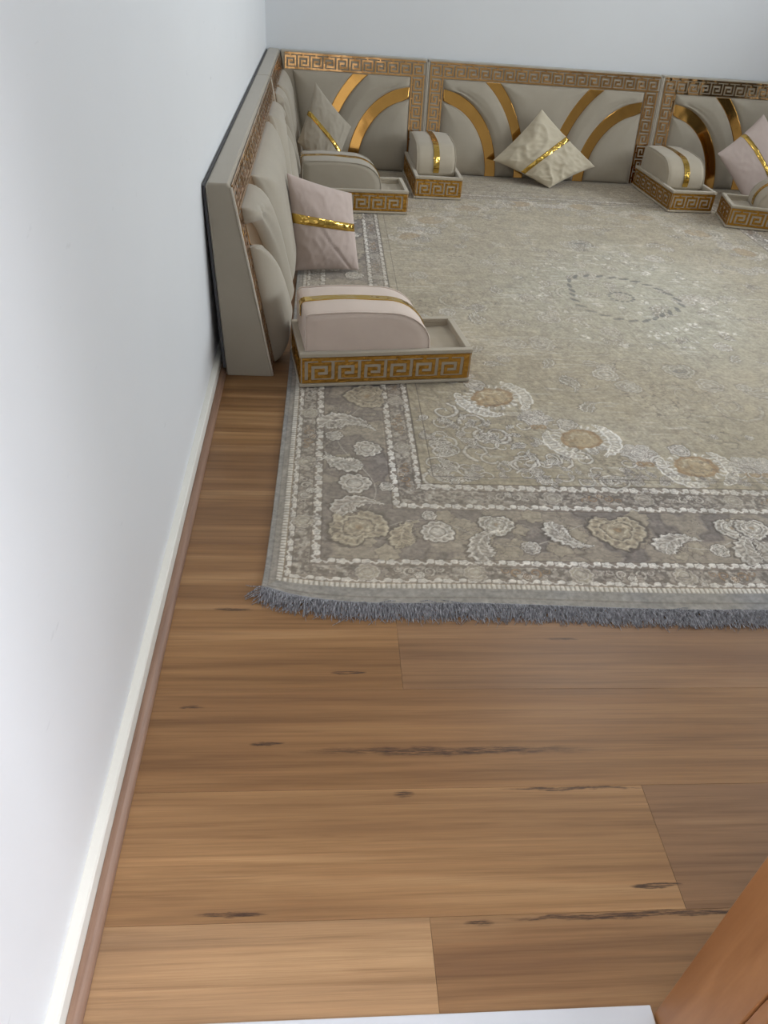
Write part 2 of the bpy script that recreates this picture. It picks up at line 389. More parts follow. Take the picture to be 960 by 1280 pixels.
# ground of the main border
inmain = (D >= .144) & (D < .358)
lay(inmain, TAUPE)
lay(inmain * ss(0.55, 0.8, fbm(X * 40, Y * 40, 351, 3)), PALE, 0.25)
lay(inmain * ss(0.50, 0.60, fbm(X * 11, Y * 11, 77, 2)), c_(158, 146, 128), 0.75)
lay(inmain * ss(0.44, 0.5, fbm(X * 11, Y * 11, 77, 2)) * ss(0.52, 0.5, fbm(X * 11, Y * 11, 77, 2)), DARK, 0.35)
def guard(d0, d1):
    m = (D >= d0) & (D < d1)
    lay(m, c_(150, 140, 128)); lay(m * ss(0.5, 0.62, fbm(X * 75, Y * 75, 5, 2)), PALE, 0.6); lay(m * ss(0.52, 0.42, fbm(X * 95, Y * 95, 15, 2)), DARK, 0.55)
guard(.066, .118); guard(.382, .438)
def floral_band(d0, d1, ph, contrast=1.0):
    w = (D - (d0 + d1) / 2) / ((d1 - d0) / 2); m = np.abs(w) < 1
    per = 0.034; u = (SS + ph) / per; k = np.floor(u); q = (u - k) * 2 - 1; odd = (k % 2) == 0
    lay(m, c_(132, 120, 108), contrast)
    rr = np.hypot(q * 0.95, w); th = np.arctan2(w, q)
    fl = ss(1.02, 0.9, rr / (0.88 + 0.12 * np.cos(5 * th)))
    sc = ss(0.34, 0.2, np.abs(w - 0.55 * np.sin(q * 3.2))) + ss(0.34, 0.22, np.abs(np.hypot(q - 0.45, w - 0.3) - 0.42))
    pat = np.where(odd, fl * (1 - 0.35 * ss(0.12, 0.05, np.abs(rr - 0.45))), np.clip(sc, 0, 1))
    lay(m * np.clip(pat, 0, 1), CREAM, 0.92 * contrast)
    lay((np.abs(np.abs(w) - 1.04) < 0.09), DARK, 0.5)
floral_band(.050, .070, 0.0); floral_band(.116, .144, 0.013); floral_band(.358, .382, 0.0); floral_band(.436, .457, 0.02, 0.9)
# toothed row and plain binding
m = (D < .050); lay(m, c_(150, 142, 130))
u = (SS / 0.0135); q = np.abs((u - np.floor(u)) * 2 - 1); lay(((D > .034) & (D < .049)) * ss(0.75, 0.5, q + (0.049 - D) * 18 - 0.13), CREAM, 0.8)
m = D < .034; lay(m, EDGE); lay((D > .016) & (D < .034) & ~horiz, c_(140, 132, 122), 0.7); lay((D > .0135) & (D < .0165), DARK, 0.35); lay(m * ss(0.5, 0.9, fine), c_(150, 144, 136), 0.3)
lay((D > .0475) & (D < .0505), BRONZE * 0.8, 0.5)

WA = fbm(X * 55, Y * 55, 201, 2); WB = fbm(X * 55, Y * 55, 221, 2); LACE = ss(0.38, 0.62, fbm(X * 130, Y * 130, 241, 2))
# stamps ------------------------------------------------------------
def window_idx(cx, cy, rr):
    i0, i1 = np.searchsorted(gx, [cx - rr, cx + rr]); j0, j1 = np.searchsorted(gy, [cy - rr, cy + rr])
    return slice(j0, j1), slice(i0, i1)
def loc(cx, cy, s, ang, rr=1.4):
    sl = window_idx(cx, cy, s * rr)
    x, y = X[sl] - cx, Y[sl] - cy; ca, sa = math.cos(ang), math.sin(ang)
    x = x + s * 0.16 * (WA[sl] - 0.5) ; y = y + s * 0.16 * (WB[sl] - 0.5)
    return sl, (x * ca + y * sa) / s, (-x * sa + y * ca) / s
def put(sl, m, col, a=1.0):
    if m.size == 0: return
    m = (np.clip(m, 0, 1) * a)[..., None]; Cc[sl] = Cc[sl] * (1 - m) + np.asarray(col) * m
def rosette(cx, cy, s, n=11, ang=0.0, fill=PALE, line=CREAM, dark=DARK, a=1.0):
    sl, x, y = loc(cx, cy, s, ang); rr = np.hypot(x, y); th = np.arctan2(y, x)
    e = 0.84 + 0.16 * np.abs(np.cos(n * th / 2)) ** 0.7 + 0.04 * np.sin(3 * th + cx * 9)
    put(sl, ss(1.14, 1.02, rr / e), dark, 0.7 * a); put(sl, ss(1.0, 0.93, rr / e), fill, a)
    put(sl, ss(1.0, 0.95, rr / e) * ss(0.82, 0.88, rr / e), line, 0.9 * a)
    put(sl, ss(0.6, 0.95, np.cos(n * th)) * ss(0.5, 0.62, rr) * ss(0.92, 0.8, rr), dark, 0.45 * a)
    put(sl, ss(0.08, 0.03, np.abs(rr - 0.52 - 0.04 * np.cos(n * th))), line, 0.9 * a); put(sl, ss(0.06, 0.02, np.abs(rr - 0.44)), dark, 0.5 * a)
    put(sl, ss(0.3, 0.22, rr), line, 0.6 * a)
    put(sl, ss(1.0, 0.93, rr / e) * LACE[sl], dark, 0.22 * a)
def leaf(cx, cy, s, ang, bend=1.0, fill=PALE, line=CREAM, a=1.0, flip=1):
    """a curled, saw-edged leaf: spine is an arc of unit radius"""
    sl, x, y = loc(cx, cy, s, ang, 1.6); y = y * flip
    span = 1.7 * bend; px, py = x, y + 0.75
    rr = np.hypot(px, py); th = np.arctan2(px, py)
    t = (th + span / 2) / span; inn = (t > 0) & (t < 1); tt = np.clip(t, 0.001, 0.999)
    w = 0.46 * np.sin(np.pi * tt ** 0.62) ** 0.8 * (1.05 - 0.75 * tt) + 0.02
    teeth = 0.75 + 0.25 * np.abs(((tt * 9 + (rr - 0.8) * 1.5) % 1) * 2 - 1)
    dd = np.abs(rr - 0.8) / np.maximum(w * teeth, 1e-3)
    put(sl, inn * ss(1.35, 1.15, dd), DARK, 0.7 * a); put(sl, inn * ss(1.05, 0.92, dd), fill, a)
    put(sl, inn * ss(1.05, 0.95, dd) * ss(0.68, 0.8, dd), line, 0.9 * a)
    vein = ((tt * 9 + np.abs(rr - 0.8) * 5) % 1); put(sl, inn * ss(0.9, 0.7, dd) * ss(0.24, 0.08, np.abs(vein - 0.5)), DARK, 0.4 * a)
    put(sl, inn * ss(0.9, 0.7, dd) * ss(0.035, 0.012, np.abs(rr - 0.8)), line, 0.9 * a)
    put(sl, inn * ss(1.0, 0.9, dd) * LACE[sl], DARK, 0.22 * a)
def palmette(cx, cy, s, ang, fill=PALE, line=CREAM, a=1.0):
    """a heart-shaped layered blossom"""
    sl, x, y = loc(cx, cy, s, ang, 1.5)
    th = np.arctan2(x, y + 0.25); rr = np.hypot(x, y + 0.1)
    e = (0.86 + 0.22 * np.cos(th) ** 9 - 0.10 * np.cos(th * 2)) * (0.92 + 0.08 * np.abs(np.cos(8 * th)))
    q = rr / e
    put(sl, ss(1.16, 1.04, q), DARK, 0.7 * a); put(sl, ss(1.0, 0.94, q), fill, a); put(sl, ss(1.0, 0.95, q) * ss(0.82, 0.9, q), line, 0.9 * a)
    put(sl, ss(0.45, 0.9, np.cos(14 * th + q * 3)) * ss(0.6, 0.7, q) * ss(0.88, 0.8, q), DARK, 0.5 * a)
    put(sl, ss(0.07, 0.03, np.abs(q - 0.6)), line, a); put(sl, ss(0.05, 0.02, np.abs(q - 0.53)), DARK, 0.5 * a)
    put(sl, ss(0.06, 0.02, np.abs(q - 0.34 - 0.05 * np.cos(6 * th))), line, 0.9 * a); put(sl, ss(0.16, 0.1, q), BRONZE, 0.5 * a)
    put(sl, ss(1.0, 0.94, q) * LACE[sl], DARK, 0.22 * a)
def scroll(cx, cy, s, ang, turns=1.4, col=CREAM, wd=0.07, a=0.9, flip=1):
    sl, x, y = loc(cx, cy, s, ang, 1.2); y = y * flip
    rr = np.hypot(x, y) + 1e-6; th = np.arctan2(y, x); best = np.full(rr.shape, 9.0)
    for k in range(3):
        t = (th + 2 * np.pi * k) / (2 * np.pi * turns); R_ = 0.12 + 0.85 * t
        best = np.minimum(best, np.where((t >= 0) & (t <= 1), np.abs(rr - R_) / (0.6 + 0.9 * t), 9))
    put(sl, ss(wd * 1.9, wd * 1.4, best), DARK, 0.4 * a); put(sl, ss(wd, wd * 0.55, best), col, a)
def blob(cx, cy, s, sd, col, a=0.8):
    sl, x, y = loc(cx, cy, s, 0, 1.5); th = np.arctan2(y, x); rr = np.hypot(x, y)
    e = 0.8 + 0.28 * np.abs(np.cos(2.5 * th + sd)) + 0.06 * np.cos(11 * th)
    put(sl, ss(1.12, 1.02, rr / e) * ss(0.92, 1.02, rr / e), DARK, 0.45 * a); put(sl, ss(1.0, 0.93, rr / e), col, a)
    put(sl, ss(1.0, 0.93, rr / e) * ss(0.1, 0.04, np.abs(np.sin(2.5 * th + sd + 1.57))) * (rr > 0.1), DARK, 0.25 * a)
def wing(cx, cy, s, ang, flip=1, a=0.9):
    sl, x, y = loc(cx, cy, s, ang, 1.5); x = x * flip
    rr = np.hypot(x - 0.0, y); th = np.arctan2(x, -y); t = np.clip(th / 2.3, 0, 1); inn = (th > 0.25) & (th < 2.3)
    w = 0.20 * np.sin(np.pi * np.clip((th - 0.25) / 2.05, 0, 1)) ** 0.6 + 0.01; dd = np.abs(rr - 1.05) / w
    put(sl, inn * ss(1.1, 0.95, dd), PALE, 0.7 * a); put(sl, inn * ss(1.1, 1.0, dd) * ss(0.62, 0.78, dd), CREAM, a)
    put(sl, inn * ss(0.55, 0.35, dd) * ss(0.5, 0.2, np.abs(((th * 7) % 1) - 0.5) * 2), CREAM, a)
def medallion(cx, cy, s, ang=0.0, a=1.0):
    sl, x, y = loc(cx, cy, s, ang, 1.5); rr = np.hypot(x / 0.66, y / 0.52); th = np.arctan2(y / 0.52, x / 0.66)
    put(sl, ss(1.5, 1.3, rr), PALE, 0.25 * a)
    put(sl, ss(1.42, 1.34, rr) * ss(0.98, 1.06, rr) * ss(0.3, 0.8, np.cos(22 * th)), CREAM, 0.95 * a)
    put(sl, ss(1.02, 0.95, rr), BRONZE, 0.85 * a); put(sl, ss(0.84, 0.78, rr), c_(176, 156, 122), 0.9 * a)
    put(sl, ss(0.84, 0.78, rr) * ss(0.55, 0.7, fbm(x * 9, y * 9, 3, 2)), c_(150, 120, 80), 0.6 * a)
    put(sl, ss(0.10, 0.04, np.abs(rr - 0.55 + 0.1 * np.cos(5 * th))) * (y > 0), c_(205, 190, 160), 0.8 * a)
    wing(cx, cy, s * 0.95, ang, 1, a); wing(cx, cy, s * 0.95, ang, -1, a)
    rosette(cx - math.sin(ang) * s * 0.85, cy + math.cos(ang) * s * 0.85, s * 0.33, 7, 0, PALE, CREAM, DARK, 0.85 * a)
def whiteflower(cx, cy, s, a=0.85):
    for k in range(6): rosette(cx + 0.55 * s * math.cos(k * 1.047), cy + 0.5 * s * math.sin(k * 1.047), s * 0.32, 6, k, PALE, CREAM, TAUPE, 0.75 * a)
    rosette(cx, cy, s * 0.4, 8, 0, PALE, CREAM, TAUPE, a)
    scroll(cx - s * 0.8, cy - 0.75 * s, s * 0.6, 0.5, 1.2, CREAM, 0.08, 0.7 * a); scroll(cx + s * 0.8, cy - 0.75 * s, s * 0.6, 2.6, 1.2, CREAM, 0.08, 0.7 * a, -1)
    sl, x, y = loc(cx, cy - 0.85 * s, s * 0.4, 0); put(sl, ss(0.22, 0.1, np.abs(np.hypot(np.abs(x) - 0.5, y) - 0.35)), BRONZE, 0.65 * a)
def tri_orn(cx, cy, s, ang, col):
    """three small scrolls under a bud"""
    t = (math.cos(ang), math.sin(ang)); n = (-math.sin(ang), math.cos(ang))
    for sg in (-1, 1):
        scroll(cx + t[0] * s * 0.30 * sg, cy + t[1] * s * 0.30 * sg, s * 0.22, ang + (0 if sg > 0 else math.pi), 1.2, col, 0.15, 0.95, sg)
        scroll(cx + t[0] * s * 0.66 * sg - n[0] * s * 0.08, cy + t[1] * s * 0.66 * sg - n[1] * s * 0.08, s * 0.15, ang + (0 if sg > 0 else math.pi), 1.1, col, 0.17, 0.8, -sg)
    rosette(cx + n[0] * s * 0.18, cy + n[1] * s * 0.18, s * 0.17, 5, ang, col, CREAM, DARK, 0.9)
# guard-border ornaments
for k in range(12):
    xx = 0.14 + k * 0.298
    for (yy, sg) in ((RY0 + 0.125, 1), (RY1 - 0.125, -1)):
        rosette(xx, yy, 0.036, 9, 0, c_(170, 160, 142), PALE, TAUPE); tri_orn(xx + 0.142, yy + 0.004 * sg, 0.085, math.pi if sg > 0 else 0, c_(150, 122, 92) if k % 2 else PALE)
    for (yy, sg) in ((RY0 + 0.48, 1), (RY1 - 0.48, -1)):
        if 0.3 < xx < RX1 - 0.45: rosette(xx + 0.30, yy, 0.034, 9, 0, c_(168, 158, 142), PALE, TAUPE, 0.8); tri_orn(xx + 0.158, yy, 0.08, 0 if sg > 0 else math.pi, c_(150, 122, 92) if k % 2 == 0 else PALE)
for k in range(14):
    yy = 1.753 + k * 0.312
    for (xx, sg) in ((RX0 + 0.092, 1), (RX1 - 0.092, -1)):
        rosette(xx, yy, 0.034, 9, 0, c_(170, 160, 142), PALE, TAUPE); tri_orn(xx, yy + 0.156, 0.085, -sg * math.pi / 2, c_(150, 122, 92) if k % 2 else PALE)
    for (xx, sg) in ((RX0 + 0.41, 1), (RX1 - 0.41, -1)):
        if 2.0 < yy < 5.2: rosette(xx, yy + 0.1, 0.032, 9, 0, c_(168, 158, 142), PALE, TAUPE, 0.8); tri_orn(xx, yy - 0.06, 0.08, sg * math.pi / 2, c_(150, 122, 92))
# main border: background leaves, vines, then flowers
rr_ = random.Random(3)
for k in range(210):
    side = rr_.randrange(4); t = rr_.random()
    if side == 0: p = (RX0 + rr_.uniform(.17, .335), RY0 + 0.2 + t * 4)
    elif side == 1: p = (RX1 - rr_.uniform(.17, .335), RY0 + 0.2 + t * 4)
    elif side == 2: p = (RX0 + 0.2 + t * 2.9, RY0 + rr_.uniform(.21, .39))
    else: p = (RX0 + 0.2 + t * 2.9, RY1 - rr_.uniform(.21, .39))
    blob(p[0], p[1], rr_.uniform(0.024, 0.04), rr_.uniform(0, 6), c_(162, 150, 130), 0.85)
for k in range(260):
    side = rr_.randrange(4); t = rr_.random()
    if side == 0: p = (RX0 + rr_.uniform(.16, .345), RY0 + 0.2 + t * 4)
    elif side == 1: p = (RX1 - rr_.uniform(.16, .345), RY0 + 0.2 + t * 4)
    elif side == 2: p = (RX0 + 0.2 + t * 2.9, RY0 + rr_.uniform(.195, .40))
    else: p = (RX0 + 0.2 + t * 2.9, RY1 - rr_.uniform(.195, .40))
    leaf(p[0], p[1], rr_.uniform(0.022, 0.034), rr_.uniform(0, 6.3), 1.0, c_(158, 147, 130), c_(176, 166, 150), 0.75, rr_.choice((-1, 1)))
def vine(pts, wd=0.0022, col=PALE):
    P = np.array(pts)
    for a, b in zip(P[:-1], P[1:]):
        c0 = (a + b) / 2; rr2 = np.linalg.norm(b - a) / 2 + wd * 3
        sl = window_idx(c0[0], c0[1], rr2); x, y = X[sl] - a[0], Y[sl] - a[1]; d_ = b - a; L2 = d_ @ d_
        t = np.clip((x * d_[0] + y * d_[1]) / L2, 0, 1); q = np.hypot(x - t * d_[0], y - t * d_[1])
        put(sl, ss(wd, wd * 0.5, q), col, 0.7)
def vine_s(x0, x1, y0, amp, n, vert=False):
    t = np.linspace(0, 1, n * 14); a = x0 + (x1 - x0) * t; b = y0 + amp * np.sin(t * n * np.pi)
    vine(list(zip(b, a)) if vert else list(zip(a, b)))
vine_s(RY0 + 0.35, RY1 - 0.35, RX0 + 0.25, 0.06, 12, True); vine_s(RX0 + 0.3, RX1 - 0.2, RY0 + 0.30, 0.06, 10)
vine_s(RY0 + 0.35, RY1 - 0.35, RX1 - 0.25, 0.06, 12, True); vine_s(RX0 + 0.3, RX1 - 0.2, RY1 - 0.30, 0.06, 10)
BIGF = c_(172, 158, 134); BIGL = c_(196, 184, 160)
G_ = c_(188, 178, 166)
def corner_flowers(mx, my):
    """mx, my map coordinates so that the same drawing turns the corner on each end"""
    P = lambda x, y: (mx(x), my(y)); fx = 1 if mx(1) > mx(0) else -1; fy = 1 if my(1) > my(0) else -1
    palmette(*P(0.116, 1.738), 0.100, 0.5 * fx, BIGF, BIGL); leaf(*P(0.255, 1.715), 0.099, 1.2, 1.1, BIGF, BIGL, 1, fx)
    leaf(*P(0.122, 1.85), 0.112, 0.3, 1.2, G_, CREAM, 1, 1); rosette(*P(0.115, 1.951), 0.054, 10); rosette(*P(0.215, 1.935), 0.025, 6)
    leaf(*P(0.065, 2.07), 0.112, 2.6 if fx > 0 else 0.6, 1.1, c_(196, 190, 180)); rosette(*P(0.161, 2.150), 0.050, 11); rosette(*P(0.050, 2.228), 0.032, 7)
    leaf(*P(0.105, 2.325), 0.139, -0.15, 1.2, c_(190, 182, 170)); palmette(*P(0.167, 2.51), 0.093, 1.6 * fx, BIGF, BIGL)
    leaf(*P(0.105, 2.70), 0.139, 0.15, 1.2, c_(190, 182, 170), CREAM, 1, -1); rosette(*P(0.050, 2.79), 0.032, 7); rosette(*P(0.161, 2.87), 0.050, 11)
    leaf(*P(0.065, 2.95), 0.112, 0.6, 1.1, c_(196, 190, 180)); rosette(*P(0.115, 3.07), 0.054, 10); palmette(*P(0.116, 3.25), 0.093, 1.6 * fx, BIGF, BIGL)
    rosette(*P(0.06, 3.42), 0.034, 7); rosette(*P(0.16, 3.5), 0.051, 10)
    rosette(*P(0.352, 1.713), 0.052, 10); rosette(*P(0.335, 1.79), 0.023, 6)
def row_flowers(my, cxs):
    for c0 in cxs:
        palmette(c0, my(1.725), 0.095, math.pi if my(1) > my(0) else 0, BIGF, BIGL)
        for s in (-1, 1):
            leaf(c0 + s * 0.165, my(1.690), 0.103, 0.6 * s - 0.2, 1.2, c_(192, 184, 172), CREAM, 1, s)
            rosette(c0 + s * 0.284, my(1.646), 0.030, 8); palmette(c0 + s * 0.368, my(1.747), 0.059, math.pi, c_(186, 178, 164), CREAM)
            leaf(c0 + s * 0.425, my(1.668), 0.103, 1.9 if s > 0 else 1.2, 1.2, c_(188, 180, 168), CREAM, 1, -s)
idf = lambda v: v; flx = lambda v: RX0 + RX1 - v; fly = lambda v: RY0 + RY1 - v
row_flowers(idf, [0.90, 1.70, 2.50]); row_flowers(fly, [0.90, 1.70, 2.50])
for mx in (idf, flx):
    for my in (idf, fly): corner_flowers(mx, my)
# spandrel corners of the field: dense scrolls, gold medallions on a curve, white flowers between
def spandrel(mx, my, a=1.0):
    P = lambda x, y: (mx(x), my(y)); q = random.Random(11)
    for k in range(60):
        x, y = 0.37 + q.random() ** 1.3 * 0.62, 1.985 + q.random() ** 1.4 * 0.50
        if (x - 0.37) / 0.75 + (y - 1.985) / 0.50 > 1.0: continue
        scroll(*P(x, y), q.uniform(0.03, 0.06), q.uniform(0, 6.3), q.uniform(0.9, 1.5), CREAM, 0.09, 0.7 * a, q.choice((-1, 1)))
    for k in range(16):
        x, y = 0.38 + q.random() * 1.1, 1.985 + q.random() ** 2 * 0.35
        rosette(*P(x, y), q.uniform(0.014, 0.024), 6, q.random(), PALE, CREAM, DARK, 0.65 * a)
    for k in range(70):
        x, y = 0.36 + q.random() ** 1.3 * 0.70, 1.975 + q.random() ** 1.4 * 0.55
        if (x - 0.36) / 0.85 + (y - 1.975) / 0.55 > 1.0: continue
        leaf(*P(x, y), q.uniform(0.028, 0.05), q.uniform(0, 6.3), 1.1, c_(190, 182, 168), CREAM, 1.0 * a, q.choice((-1, 1)))
    for k in range(40): leaf(*P(0.37 + q.random() * 1.5, 1.98 + q.random() * 0.07), 0.028, q.uniform(0, 6), 1.0, PALE, CREAM, 0.55 * a)
    for (x, y, s, an) in ((0.655, 2.53, 0.13, 0.5), (0.925, 2.245, 0.12, 0.25), (1.285, 2.085, 0.12, 0.2), (0.50, 2.86, 0.11, 1.0)):
        medallion(*P(x, y), s, an * (1 if mx(1) > mx(0) else -1) + (0 if my(1) > my(0) else math.pi), a)
    for (x, y, s) in ((0.79, 2.385, 0.075), (1.11, 2.16, 0.078), (1.47, 2.10, 0.07), (0.56, 2.70, 0.06)): whiteflower(*P(x, y), s, a)
for mx in (idf, flx):
    for my in (idf, fly): spandrel(mx, my, 1.0 if my is idf else 0.6)
# pale floral scatter over the worn field
q = random.Random(21)
for k in range(230):
    x, y = q.uniform(0.45, 2.7), q.uniform(2.15, 5.4); r0 = math.hypot(x - CX, y - CY)
    if y < 2.75 and (x < 1.0 or y < 2.35): continue
    w = q.random(); al = q.uniform(0.4, 0.8)
    if w < 0.45: rosette(x, y, q.uniform(0.03, 0.06), q.choice((7, 9, 11)), 0, c_(176, 168, 150), CREAM, TAUPE, al)
    elif w < 0.75: leaf(x, y, q.uniform(0.06, 0.10), q.uniform(0, 6.3), 1.1, c_(178, 170, 150), CREAM, al)
    else: scroll(x, y, q.uniform(0.06, 0.12), q.uniform(0, 6.3), 1.3, c_(190, 182, 164), 0.05, al)
# central medallion: dotted ring, small inner ring, crown of pale flecks
for k in range(26):
    t = 2 * math.pi * k / 26; e = 0.27 + 0.02 * math.cos(3 * t) + 0.010 * math.sin(k * 5.1)
    sl, x, y = loc(CX + e * math.cos(t), CY + e * 1.05 * math.sin(t), 0.036, t + 1.57 + 0.5); put(sl, ss(1, 0.7, np.hypot(x, y * 2.6)), c_(84, 84, 78), 0.8)
for k in range(14):
    t = 2 * math.pi * k / 14; sl, x, y = loc(CX + 0.06 * math.cos(t), CY + 0.06 * math.sin(t), 0.012, t); put(sl, ss(1, 0.6, np.hypot(x, y)), c_(84, 84, 78), 0.8)
rosette(CX, CY, 0.035, 8, 0, BEIGE, CREAM, DARK, 0.5)
for k in range(120):
    t = q.uniform(0, 6.283); e = q.uniform(0.11, 0.23) if k < 14 else (0.42 if k % 2 else 0.53) + q.uniform(-0.04, 0.04)
    sl, x, y = loc(CX + e * math.cos(t), CY + e * 1.05 * math.sin(t), q.uniform(0.02, 0.045), q.uniform(0, 6))
    put(sl, ss(1, 0.5, np.hypot(x, y * 1.7)) * ss(0.45, 0.7, fbm(x * 3 + k, y * 3, k, 2)), CREAM, 0.85)
    if k % 4 == 0: put(sl, ss(0.12, 0.05, np.abs(np.hypot(x, y * 1.5) - 0.8)), c_(100, 100, 96), 0.5)
for s in (-1, 1):
    palmette(CX, CY + s * 0.80, 0.075, 0 if s > 0 else math.pi, c_(170, 166, 150), CREAM, 0.5)
    sl, x, y = loc(CX, CY + s * 0.80, 0.03, 0); put(sl, ss(0.5, 0.25, np.abs(np.hypot(x, y * 2) - 0.7)), c_(100, 98, 94), 0.8)
# wear: the far end is rubbed almost plain; patches where the pattern is thinned, stronger in the middle and far part
worn = ss(0.42, 0.68, fbm(X * 2.2, Y * 2.2, 91)) * 0.30 + 0.12 * (1 - nearness) * (D > 0.457)
worn = np.maximum(worn, 0.72 * ss(5.15, 5.45, Y))
base = fieldcol
Cc[:] = Cc * (1 - worn[..., None]) + base * worn[..., None]
crack = ss(0.03, 0.012, np.abs(fbm(X * 17, Y * 22, 101, 3) - 0.5)) * ss(0.5, 0.7, fbm(X * 4, Y * 4, 111))
lay(crack * (D > 0.05), DARK, 0.36)
lay(ss(0.55, 0.75, fbm((X + 0.3 * Y) * 110, Y * 22, 301, 2)) * ss(0.42, 0.6, fbm(X * 2.5, Y * 2.5, 311)) * (D > 0.457), DARK, 0.14)
lay(ss(0.55, 0.75, fbm((X + 0.3 * Y) * 90, Y * 20, 321, 2)) * ss(0.42, 0.6, fbm(X * 2.1, Y * 2.5, 331)) * (D > 0.457), CREAM, 0.12)
wl = ss(0.80, 0.97, fbm(X * 16 + Y * 3, Y * 160, 121, 2) * 1.25); lay(wl * (D > .05), DARK, 0.14)
Cc *= (0.86 + 0.26 * fbm(X * 120, Y * 120, 261, 2))[..., None]
Cc *= (0.94 + 0.12 * fbm(X * 35, Y * 60, 281, 2))[..., None]
Cc = np.clip(Cc, 0, 1)
lay((np.abs(D - 0.4605) < 0.0025) | (np.abs(D - 0.5) < 0.0012), DARK, 0.55)
# geometry: slightly carved pile, wavy near edge with the left corner drawn in
lum = Cc.mean(axis=2)
Z = 0.0085 + 0.0012 * (lum - 0.55) / 0.2
Z = np.where(D < 0.03, 0.0075, Z)
XX = X + 0.0; YY = Y + 0.0
k = np.exp(-np.clip(Y - RY0, 0, None) / 0.14)
YY += k * (0.066 * np.exp(-(X - RX0) / 0.12) + 0.010 * np.sin(X * 4.0 + 0.6) * ss(0.1, 0.5, X) - 0.006 * (X - 0.5) * ss(0.3, 1, X))
XX += (-0.014 * np.exp(-(Y - RY0) / 0.25) + 0.004 * np.sin(Y * 3.1) + 0.012 * ss(2.2, 3.7, Y) + 0.004) * np.exp(-(X - RX0) / 0.25)
Z += 0.0015 * fbm(X * 1.7, Y * 2.1, 131)
Z = np.maximum(Z, 0.006)
def grid_faces(ny_, nx_):
    i = (np.arange(ny_ - 1)[:, None] * nx_ + np.arange(nx_ - 1)[None, :]).ravel()
    return np.stack([i, i + 1, i + 1 + nx_, i + nx_], 1)
co = np.stack([XX, YY, Z], 2).reshape(-1, 3)
fc = grid_faces(ny, nx)
per = np.concatenate([np.arange(nx), np.arange(1, ny) * nx + nx - 1, (ny - 1) * nx + np.arange(nx - 2, -1, -1), np.arange(ny - 2, 0, -1) * nx])
low = co[per].copy(); low[:, 2] = 0.0008
base_i = len(co); nper = len(per)
side = np.stack([per, base_i + np.arange(nper), base_i + (np.arange(nper) + 1) % nper, np.roll(per, -1)], 1)
co = np.concatenate([co, low]); fc = np.concatenate([fc, side])
me = bpy.data.meshes.new('rug')
me.vertices.add(len(co)); me.vertices.foreach_set('co', co.astype(np.float32).ravel())
me.loops.add(len(fc) * 4); me.loops.foreach_set('vertex_index', fc.astype(np.int32).ravel())
me.polygons.add(len(fc)); me.polygons.foreach_set('loop_start', (np.arange(len(fc)) * 4).astype(np.int32))
me.polygons.foreach_set('use_smooth', np.ones(len(fc), bool))
me.update(calc_edges=True)
lin = s2l(Cc).reshape(-1, 3); lin = np.concatenate([lin, lin[per]])
ca = me.color_attributes.new('pattern', 'FLOAT_COLOR', 'POINT')
ca.data.foreach_set('color', np.concatenate([lin, np.ones((len(lin), 1))], 1).astype(np.float32).ravel())
def rug_mat():
    t = NT('worn_woven_pile'); a = t.add('ShaderNodeAttribute', attribute_name='pattern')
    v = t.map(); fib = t.noise(600, 2, 0.6, v); weft = t.noise(1.0, 3, 0.6, t.map((60, 900, 1)))
    c = t.mix(0.55, a.outputs['Color'], t.ramp(fib, [(0.3, (0.72, 0.72, 0.72, 1)), (0.7, (1.22, 1.22, 1.22, 1))]), 'MULTIPLY')
    c = t.mix(0.14, c, t.ramp(weft, [(0.35, (0.7, 0.7, 0.7, 1)), (0.65, (1.15, 1.15, 1.15, 1))]), 'MULTIPLY')
    t.set(Base_Color=c, Roughness=0.75)
    t.b.inputs['Sheen Weight'].default_value = 0.3; t.b.inputs['Sheen Roughness'].default_value = 0.4
    t.bump(fib, 0.25, 0.002); return t.m
me.materials.append(rug_mat())
rug = bpy.data.objects.new('rug', me); COL.objects.link(rug)
rug['label'] = 'large worn beige and grey floral rug with a blue-grey fringe on the wood floor'; rug['category'] = 'rug'
